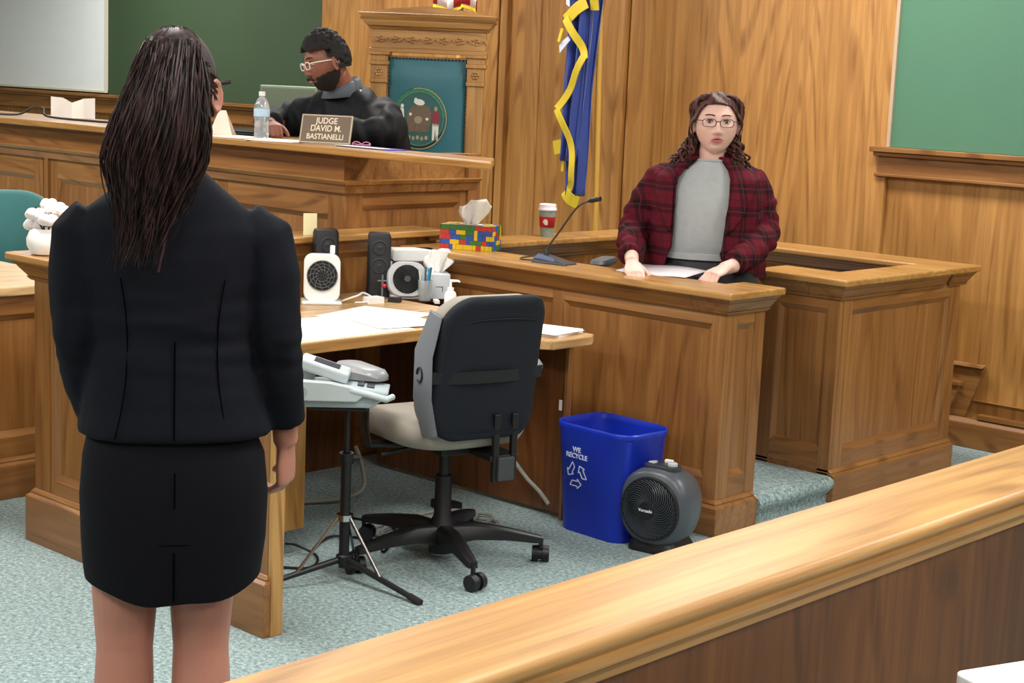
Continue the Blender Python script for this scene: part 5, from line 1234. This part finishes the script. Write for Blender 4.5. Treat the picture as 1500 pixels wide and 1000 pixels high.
# plaid
def plaid():
    M = bpy.data.materials.new('plaid'); M.use_nodes = True; nt = M.node_tree; L = nt.links.new; b = nt.nodes['Principled BSDF']
    b.inputs['Roughness'].default_value = .9; b.inputs['Specular IOR Level'].default_value = .15
    tc = nt.nodes.new('ShaderNodeTexCoord'); sp = nt.nodes.new('ShaderNodeSeparateXYZ'); L(tc.outputs['Object'], sp.inputs[0])
    dn = nt.nodes.new('ShaderNodeTexNoise'); dn.inputs['Scale'].default_value = 6; L(tc.outputs['Object'], dn.inputs['Vector'])
    def ma(op, a, b_, c=None):
        n = nt.nodes.new('ShaderNodeMath'); n.operation = op
        for i, v in enumerate((a, b_, c)):
            if v is None: continue
            if isinstance(v, (int, float)): n.inputs[i].default_value = v
            else: L(v, n.inputs[i])
        return n.outputs[0]
    wob = ma('MULTIPLY', dn.outputs['Fac'], .03)
    u = ma('ADD', ma('ADD', sp.outputs['X'], ma('MULTIPLY', sp.outputs['Y'], .6)), wob)
    v = ma('ADD', sp.outputs['Z'], wob)
    def band(c, period, lo, hi):
        f = ma('FRACT', ma('MULTIPLY', c, 1/period), None)
        g = ma('SUBTRACT', f, (lo + hi)/2); g = ma('ABSOLUTE', g, None); return ma('LESS_THAN', g, (hi - lo)/2)
    u = ma('ADD', u, 5.0); v = ma('ADD', v, 5.0)
    dark = ma('ADD', band(u, .088, .05, .45), band(v, .088, .05, .45)); dark = ma('MULTIPLY', dark, .5)
    line = ma('MAXIMUM', band(u, .088, .70, .76), band(v, .088, .70, .76)); lineb = ma('MAXIMUM', band(u, .088, .22, .27), band(v, .088, .22, .27))
    r = nt.nodes.new('ShaderNodeValToRGB'); e = r.color_ramp.elements; e[0].position = 0; e[0].color = rgb('#5c1422'); e[1].position = 1; e[1].color = rgb('#1f1519'); k = e.new(.5); k.color = rgb('#40121c')
    L(dark, r.inputs['Fac'])
    m1 = nt.nodes.new('ShaderNodeMix'); m1.data_type = 'RGBA'; L(ma('MULTIPLY', line, .35), m1.inputs['Factor']); L(r.outputs['Color'], m1.inputs['A']); m1.inputs['B'].default_value = rgb('#241c22')
    m2 = nt.nodes.new('ShaderNodeMix'); m2.data_type = 'RGBA'; L(ma('MULTIPLY', lineb, .5), m2.inputs['Factor']); L(m1.outputs['Result'], m2.inputs['A']); m2.inputs['B'].default_value = rgb('#6e2632')
    L(m2.outputs['Result'], b.inputs['Base Color'])
    n = nt.nodes.new('ShaderNodeTexNoise'); n.inputs['Scale'].default_value = 500; bp = nt.nodes.new('ShaderNodeBump'); bp.inputs['Strength'].default_value = .4; bp.inputs['Distance'].default_value = .002
    L(tc.outputs['Object'], n.inputs['Vector']); L(n.outputs['Fac'], bp.inputs['Height']); L(bp.outputs['Normal'], b.inputs['Normal']); return M
PLAID = plaid()
# blazer body: open front shell
bz = MB(); lv = [(.90, .245, .185, -.02), (.97, .235, .178, -.02), (1.05, .226, .172, -.02), (1.14, .225, .168, -.02), (1.22, .228, .158, -.025), (1.29, .226, .136, -.03), (1.325, .19, .11, -.035), (1.352, .125, .085, -.035), (1.372, .085, .070, -.035)]
def gap(z):   # half opening angles at the front: (her right side, her left side)
    f = (z - .90)/.47
    return (.62 - .12*f, .20 + .16*f) if z > 1.0 else (.62 + .25*(1.0-z)*4, .20 + .3*(1.0 - z)*4)
grid = []; N_ = 60
fine = []
for i in range(len(lv)-1):
    for q in range(6): fine.append([lv[i][k] + (lv[i+1][k]-lv[i][k])*q/6 for k in range(4)])
fine.append(lv[-1])
for z, rx, ry, cy in fine:
    gr_, gl_ = gap(z); row = []
    a0 = PI/2 + gl_; a1 = PI/2 + 2*PI - gr_
    for i in range(N_+1):
        a = a0 + (a1-a0)*i/N_; c, s__ = math.cos(a), math.sin(a)
        ex = 2/2.3; fold = .004*math.sin(a*9 + z*14)
        row.append(((rx + fold)*abs(c)**ex*(1 if c > 0 else -1), cy + (ry + fold)*abs(s__)**ex*(1 if s__ > 0 else -1), z))
    grid.append(row)
bz.sheet(grid)
bo = bz.build('blazer', PLAID, t, solid=.016)
# lapels: folded strips along each front edge
for side, idx in ((-1, 0), (1, -1)):
    lp = MB(); g = []
    for k2, row in enumerate(grid):
        z = row[0][2]
        if z < 1.08: continue
        f = (z - 1.08)/.29; w = .062*math.sin(min(1, f*1.15 + .02)*PI*.62) + .006
        n_ = 6; pr = []
        for i in range(n_+1):
            q = row[0] if side == -1 else row[-1]
            base = row; st_ = w*i/n_/.0125
            ii = st_ if side == -1 else N_ - st_
            lo_ = int(max(0, min(N_-1, math.floor(ii)))); fr_ = ii - lo_
            p = Vector(base[lo_])*(1-fr_) + Vector(base[lo_+1])*fr_
            out = Vector((p.x, p.y + .03, 0)).normalized(); pr.append(p + out*(.0175 + .005*math.sin(PI*i/n_)))
        g.append(pr)
    lo2 = lp.sheet(g).build('lapel', PLAID, bo, smooth=True, sharp=3, solid=.005)
    MB().tube([p[-1] for p in g], .0022, 6).build('lapel_edge', mat('lapel_dark', '#2a0f16', .8), lo2, smooth=True)
cl = MB(); g = []
for k2 in range(25):
    a = PI/2 + .75 + (2*PI - 1.5)*k2/24; g.append([(.082*math.cos(a), -.032 + .072*math.sin(a), 1.352), (.080*math.cos(a), -.030 + .070*math.sin(a), 1.392), (.098*math.cos(a), -.032 + .086*math.sin(a), 1.380), (.112*math.cos(a), -.034 + .096*math.sin(a), 1.345)])
cl.sheet(g).build('collar', PLAID, bo, smooth=True, sharp=3, solid=.005)
sl = MB()
for pts, rr_ in (([(.13, -.035, 1.295), (.200, -.035, 1.268), (.243, -.035, 1.19), (.288, -.03, 1.09), (.298, .05, 1.045), (.298, .16, 1.005), (.290, .250, .982)], [.050, .066, .068, .064, .058, .050, .042]),
                 ([(-.13, -.035, 1.295), (-.185, -.035, 1.268), (-.208, -.035, 1.19), (-.236, -.02, 1.10), (-.222, .07, 1.050), (-.165, .18, 1.0), (-.115, .262, .975)], [.050, .062, .064, .062, .058, .052, .044])):
    sp_ = spline(pts, 8); k_ = len(sp_); rad = []
    for i in range(k_):
        f = i/(k_-1)*(len(rr_)-1); a_ = int(min(len(rr_)-2, f)); rad.append(rr_[a_] + (rr_[a_+1]-rr_[a_])*(f-a_) + .005*math.sin(i*1.25)*(1 if i > 14 else .2))
    sl.tube(sp_, rad, 24)
so2 = sl.build('sleeves_tmp', PLAID, None)
dg = bpy.context.evaluated_depsgraph_get(); m1_ = bpy.data.meshes.new_from_object(bo.evaluated_get(dg))
jb_ = bmesh.new(); jb_.from_mesh(m1_); jb_.from_mesh(so2.data); bpy.data.objects.remove(so2); bo.modifiers.clear(); jb_.to_mesh(bo.data); jb_.free()
remesh(bo, .005, 5)
ripple(bo, lambda c: .005*noise.noise(Vector((c.x*14, c.y*14, c.z*9))) + .0035*math.sin(c.z*60 + 8*noise.noise(c*6))*(1 if abs(c.x) > .2 else .15))

# wavy brown hair parted on her left, gathered behind the shoulders
HB = hair_mat('hair_brown', '#2a1614', '#70453c', .55)
rnd = random.Random(21)
hc = MB(); G = []; NU, NV = 72, 30
for jv in range(NV+1):
    f = jv/NV; row = []
    for i in range(NU):
        ph = 2*PI*i/NU; front = max(0, math.sin(ph))
        lim = PI*(.66 - .375*min(1, front*1.25)**.9)   # hairline
        th = .02*PI + (lim - .02*PI)*f
        dx, dy, dz = math.sin(th)*math.cos(ph), math.sin(th)*math.sin(ph), math.cos(th)
        wv = .0035*math.sin(th*9 + math.cos(ph)*6) + .0012*math.sin(ph*40)
        part = -.006*math.exp(-((dx*.08 + .028)/.005)**2)*(1 if dy > -.2 else 0)*dz
        puff = .012*max(0, abs(dx) - .35)*(1 - f*.2) + .006
        kx, ky, kz = .079 + puff + wv, .098 + .006 + wv, .118 + .010 + wv + part
        yk = 1 - .14*front*(f > .75)*(f - .75)*4*0
        row.append(Mh @ Vector((kx*dx, ky*dy*yk - .001, kz*dz)))
    G.append(row)
ho = hc.loft(G, cap=False).build('hair', HB, t, smooth=True, sharp=2, solid=.006)
wl = MB()
# side waves framing the face
for sx in (-1, 1):
    for q in range(6):
        o_ = rnd.uniform(0, 1); pts = []
        for i in range(12):
            f = i/11; a = f*PI*.62
            x = sx*(.020 + (.062 + .012*o_)*math.sin(min(PI/2, a*1.6)) + .004*math.sin(f*16 + q)); z = .118*math.cos(a*.95)*(.98 + .05*o_) - .035*f*f; y = .045 - .055*f - .03*o_*f + .006*math.sin(f*9 + q)
            pts.append(Mh @ Vector((x, y*(1) - .02*o_, z)))
        wl.tube(pts, [.003 + .006*math.sin(PI*i/11) for i in range(12)], 7)
# curls resting on both shoulders
for sx, n_, x0 in ((1, 70, .112), (-1, 60, .092)):
    for q in range(n_):
        ph = rnd.uniform(0, 6.28); rr_ = rnd.uniform(.006, .014); xs_ = rnd.uniform(-.028, .035); ys_ = rnd.uniform(-.05, .035); zt = rnd.uniform(1.38, 1.47); zb = rnd.uniform(1.25, 1.36); pts = []
        for i in range(22):
            f = i/21; z = zt + (zb - zt)*f; sp2 = x0*.72 + (x0*.55)*f**.8
            pts.append(Vector((-.014 + sx*(sp2 + xs_*(.4 + .6*f)) + rr_*math.cos(ph + f*15), -.005 + ys_ + .02*f + rr_*math.sin(ph + f*15), z)))
        wl.tube(pts, [.0025 + .0028*math.sin(PI*(.1 + .85*i/21)) for i in range(22)], 6)
wl.build('hair_waves', HB, ho, smooth=True)
bk = MB()
bk.loft([oval(-.012, -.085, 1.60, .05, .03), oval(-.012, -.10, 1.50, .085, .045), oval(-.01, -.11, 1.42, .10, .05), oval(-.005, -.12, 1.33, .12, .04), oval(0, -.13, 1.24, .09, .02)])
bk.build('back_hair', HB, ho, smooth=True)

# ---------------- judge
t = thing('person', 'bearded man in a black robe and glasses leaning over the judge bench', 'person', (-5.95, 5.25, .45), 0)
R0 = Vector((-5.95, 5.25, .45))
def L3(x, y, z): return Vector((x, y, z)) - R0
SK3 = skin('skin_brown', '#8c5846')
Mh = Matrix.Translation(L3(-5.895, 5.02, 1.688)) @ Matrix.Rotation(math.radians(161), 4, 'Z') @ Matrix.Rotation(math.radians(-14), 4, 'X') @ Matrix.Rotation(math.radians(5), 4, 'Y')
b = MB(); HS = 1.08
head(b, Mh, HS, jaw=.9)
b.tube([L3(-5.93, 5.20, 1.50), L3(-5.915, 5.14, 1.57), L3(-5.90, 5.07, 1.64)], [.075, .066, .064], 20)
b.loft([[Vector(p) + Vector((-.02, ly, 0)) for p in oval(0, 0, z, rx, ry)] for z, rx, ry, ly in ((.45, .17, .13, .12), (.70, .17, .12, .06), (.90, .17, .11, .02), (1.0, .15, .09, -.02), (1.07, .08, .06, -.04))])
for sx in (-1, 1): b.tube([Vector((-.02 + sx*.1, .12, .50)), Vector((-.02 + sx*.12, -.1, .50)), Vector((-.02 + sx*.12, -.15, .48)), Vector((-.02 + sx*.12, -.14, .1))], [.09, .075, .065, .05], 16); 
for sx in (-1, 1): b.loft([[(-.02 + sx*.12 + x*k, -.19 + y*k, z) for x, y in rrect(.10, .26, .04, 5)] for z, k in ((.005, .95), (.04, 1), (.09, .7))])
b.tube([L3(-6.06, 5.21, 1.44), L3(-6.24, 5.06, 1.40), L3(-6.16, 4.90, 1.39), L3(-6.10, 4.86, 1.385)], [.045, .04, .032, .028], 14)
b.tube([L3(-5.83, 5.22, 1.44), L3(-5.57, 5.10, 1.395), L3(-5.58, 4.90, 1.385), L3(-5.63, 4.84, 1.38)], [.045, .04, .032, .028], 14)
hand(b, L3(-6.12, 4.875, 1.39), (.8, -.5, -.1), (.1, .1, -1), thumb=1, curls=(.9, 1.0, 1.1, 1.2), s=1.08, thumb_curl=.7)
hand(b, L3(-5.62, 4.85, 1.385), (-.85, -.25, -.15), (0, 0, -1), thumb=-1, curls=(.5, .5, .5, .6), s=1.08)
bo = b.build('body', SK3, t); remesh(bo, .0042, 2)
face_parts(t, Mh, HS, '#9c5a52', '#17100e', open_=False)
glasses(t, Mh, HS, '#e6dccb', .0026)
# beard
bd = MB(); G = []
for jv in range(14):
    row = []
    for i in range(40):
        ph = PI*(-.12 + 1.24*i/39); c_ = abs(math.cos(ph)); t0 = .655 - .055*c_**3 + .006*math.sin(i*1.9); th = PI*(t0 + (.94 - t0)*jv/13)
        dx, dy, dz = math.sin(th)*math.cos(ph), math.sin(th)*math.sin(ph), math.cos(th)
        kk = min(1, -dz*1.15); x = .080*dx*(1 - .27*kk**1.6)*HS; y = (.098*dy*(1 - .10*kk))*HS; z = .121*dz*HS
        ay = abs(x)/HS
        y += (.013*math.exp(-(x/.026)**2 - ((z/HS + .100)/.02)**2))*HS + .003*HS
        if math.exp(-(x/(.026*HS))**4 - ((z/HS + .0615)/.012)**4) > .4: y -= .02*HS
        if ay < .022 and z/HS > -.047: y -= .02*HS
        y += .0012*math.sin(i*2.1 + jv*1.7)
        row.append(Mh @ Vector((x, y, z)))
    G.append(row)
BRD = mat('beard_black', '#17100f', .85, bump=1.0, bscale=500)
bd.sheet(G).build('beard', BRD, t, smooth=True, sharp=3, solid=.003)
ms = MB()
for sx in (-1, 1): ms.tube([Mh @ Vector((sx*(.003 + .024*i/5)*HS, (.1015 - .018*(i/5)**2)*HS, (-.050 - .012*(i/5)**2)*HS)) for i in range(6)], [.0045*HS]*4 + [.004*HS, .003*HS], 8)
ms.build('moustache', BRD, t, smooth=True)
# short curly hair
HK = mat('hair_black', '#0c0a0b', .8, bump=1.0, bscale=260)
rnd = random.Random(4)
hc = MB()
for q in range(620):
    ph = rnd.uniform(0, 2*PI); u = rnd.random(); front = max(0, math.sin(ph)); lim = .60 - .30*front**1.5
    th = PI*math.sqrt(u)*lim
    dx, dy, dz = math.sin(th)*math.cos(ph), math.sin(th)*math.sin(ph), math.cos(th)
    thick = .020 + .010*max(0, dz) - .014*max(0, -dz + .1)
    p = Vector(((.075 + thick*.6)*dx, (.092 + thick*.6)*dy, (.113 + thick)*dz))*HS
    if dz < 0: p.x *= 1 - .2*abs(dz); p.y *= 1 - (.3*abs(dz) if dy < 0 else 0)
    hc.ell(tuple(p), (rnd.uniform(.009, .015),)*3, 8, 6, Mh)
hc.ell((0, -.006, .012), (.080*HS, .096*HS, .118*HS), 28, 18, Mh @ T(0, -.006, .006))
ho = hc.build('hair', HK, t); remesh(ho, .004, 1)
# trim hair off the face
bmx = bmesh.new(); bmx.from_mesh(ho.data); Mi = Mh.inverted(); dele = []
for v in bmx.verts:
    p = Mi @ v.co
    if p.z < .062*HS and p.y > .028*HS + max(0, (.062*HS - p.z))*0: dele.append(v)
    elif p.z < -.035*HS or (abs(p.x) > .06*HS and -.03*HS < p.y and p.z < .02*HS and p.y > -.012*HS): dele.append(v)
bmesh.ops.delete(bmx, geom=dele, context='VERTS'); bmx.to_mesh(ho.data); bmx.free()
# robe
ROBE = mat('robe_black', '#0e1016', .7, bump=.1, bscale=30, spec=.25)
rb = MB()
rb.loft([[Vector(p) + Vector((0, ly, 0)) for p in oval(lx, 0, z, rx, ry, e=2.2)] for z, rx, ry, lx, ly in ((.38, .32, .26, 0, .06), (.60, .31, .23, .0, .05), (.80, .31, .21, .0, .01), (.92, .30, .19, .01, -.01), (1.01, .268, .16, .015, -.03), (1.065, .215, .13, .02, -.045), (1.10, .150, .10, .025, -.055), (1.125, .095, .078, .03, -.06))])
for pts, rr_ in (([L3(-6.06, 5.21, 1.46), L3(-6.18, 5.16, 1.42), L3(-6.27, 5.06, 1.40), L3(-6.25, 4.97, 1.395), L3(-6.17, 4.905, 1.39)], [.09, .10, .085, .07, .052]),
                 ([L3(-5.83, 5.23, 1.46), L3(-5.70, 5.20, 1.42), L3(-5.57, 5.12, 1.395), L3(-5.53, 4.98, 1.385), L3(-5.58, 4.88, 1.382)], [.10, .105, .09, .068, .050])):
    rb.tube(spline(pts, 5), [rr_[min(4, i//5)] + (rr_[min(4, i//5+1)] - rr_[min(4, i//5)])*(i % 5)/5 for i in range(21)], 20)
ro = rb.build('robe', ROBE, t); remesh(ro, .008, 9)
def robe_fold(c):   # hanging folds
    n_ = noise.noise(Vector((c.x*9, c.y*9, c.z*2.2)))
    return .016*n_ + .010*math.sin(c.x*34 + c.y*26 + c.z*10 + 5*n_)
ripple(ro, robe_fold)
# grey shirt collar and lighter hood edge
gc = MB(); g = []
for k2 in range(29):
    a = 2*PI*k2/28; c = L3(-5.912, 5.135, 1.0); cx, cy = c.x, c.y
    tz = .030*math.cos(a - math.radians(70))
    g.append([(cx + .082*math.cos(a), cy + .078*math.sin(a), 1.095 + tz*.6), (cx + .074*math.cos(a), cy + .070*math.sin(a), 1.150 + tz), (cx + .086*math.cos(a), cy + .082*math.sin(a), 1.142 + tz), (cx + .100*math.cos(a), cy + .095*math.sin(a), 1.085 + tz*.5)])
gc.sheet(g).build('collar', mat('collar_grey', '#5a626c', .8, bump=.6, bscale=600, var=.2, vscale=120), t, smooth=True, sharp=3, solid=.005)
wc = MB(); g = []
for k2 in range(9):
    a = math.radians(10 + 60*k2/8); c = L3(-5.912, 5.135, 1.0)
    g.append([(c.x + .102*math.cos(a), c.y + .097*math.sin(a), 1.118), (c.x + .128*math.cos(a), c.y + .12*math.sin(a), 1.088)])
wc.sheet(g).build('collar_band', mat('band_white', '#c9cdd2', .7), t, solid=.005)
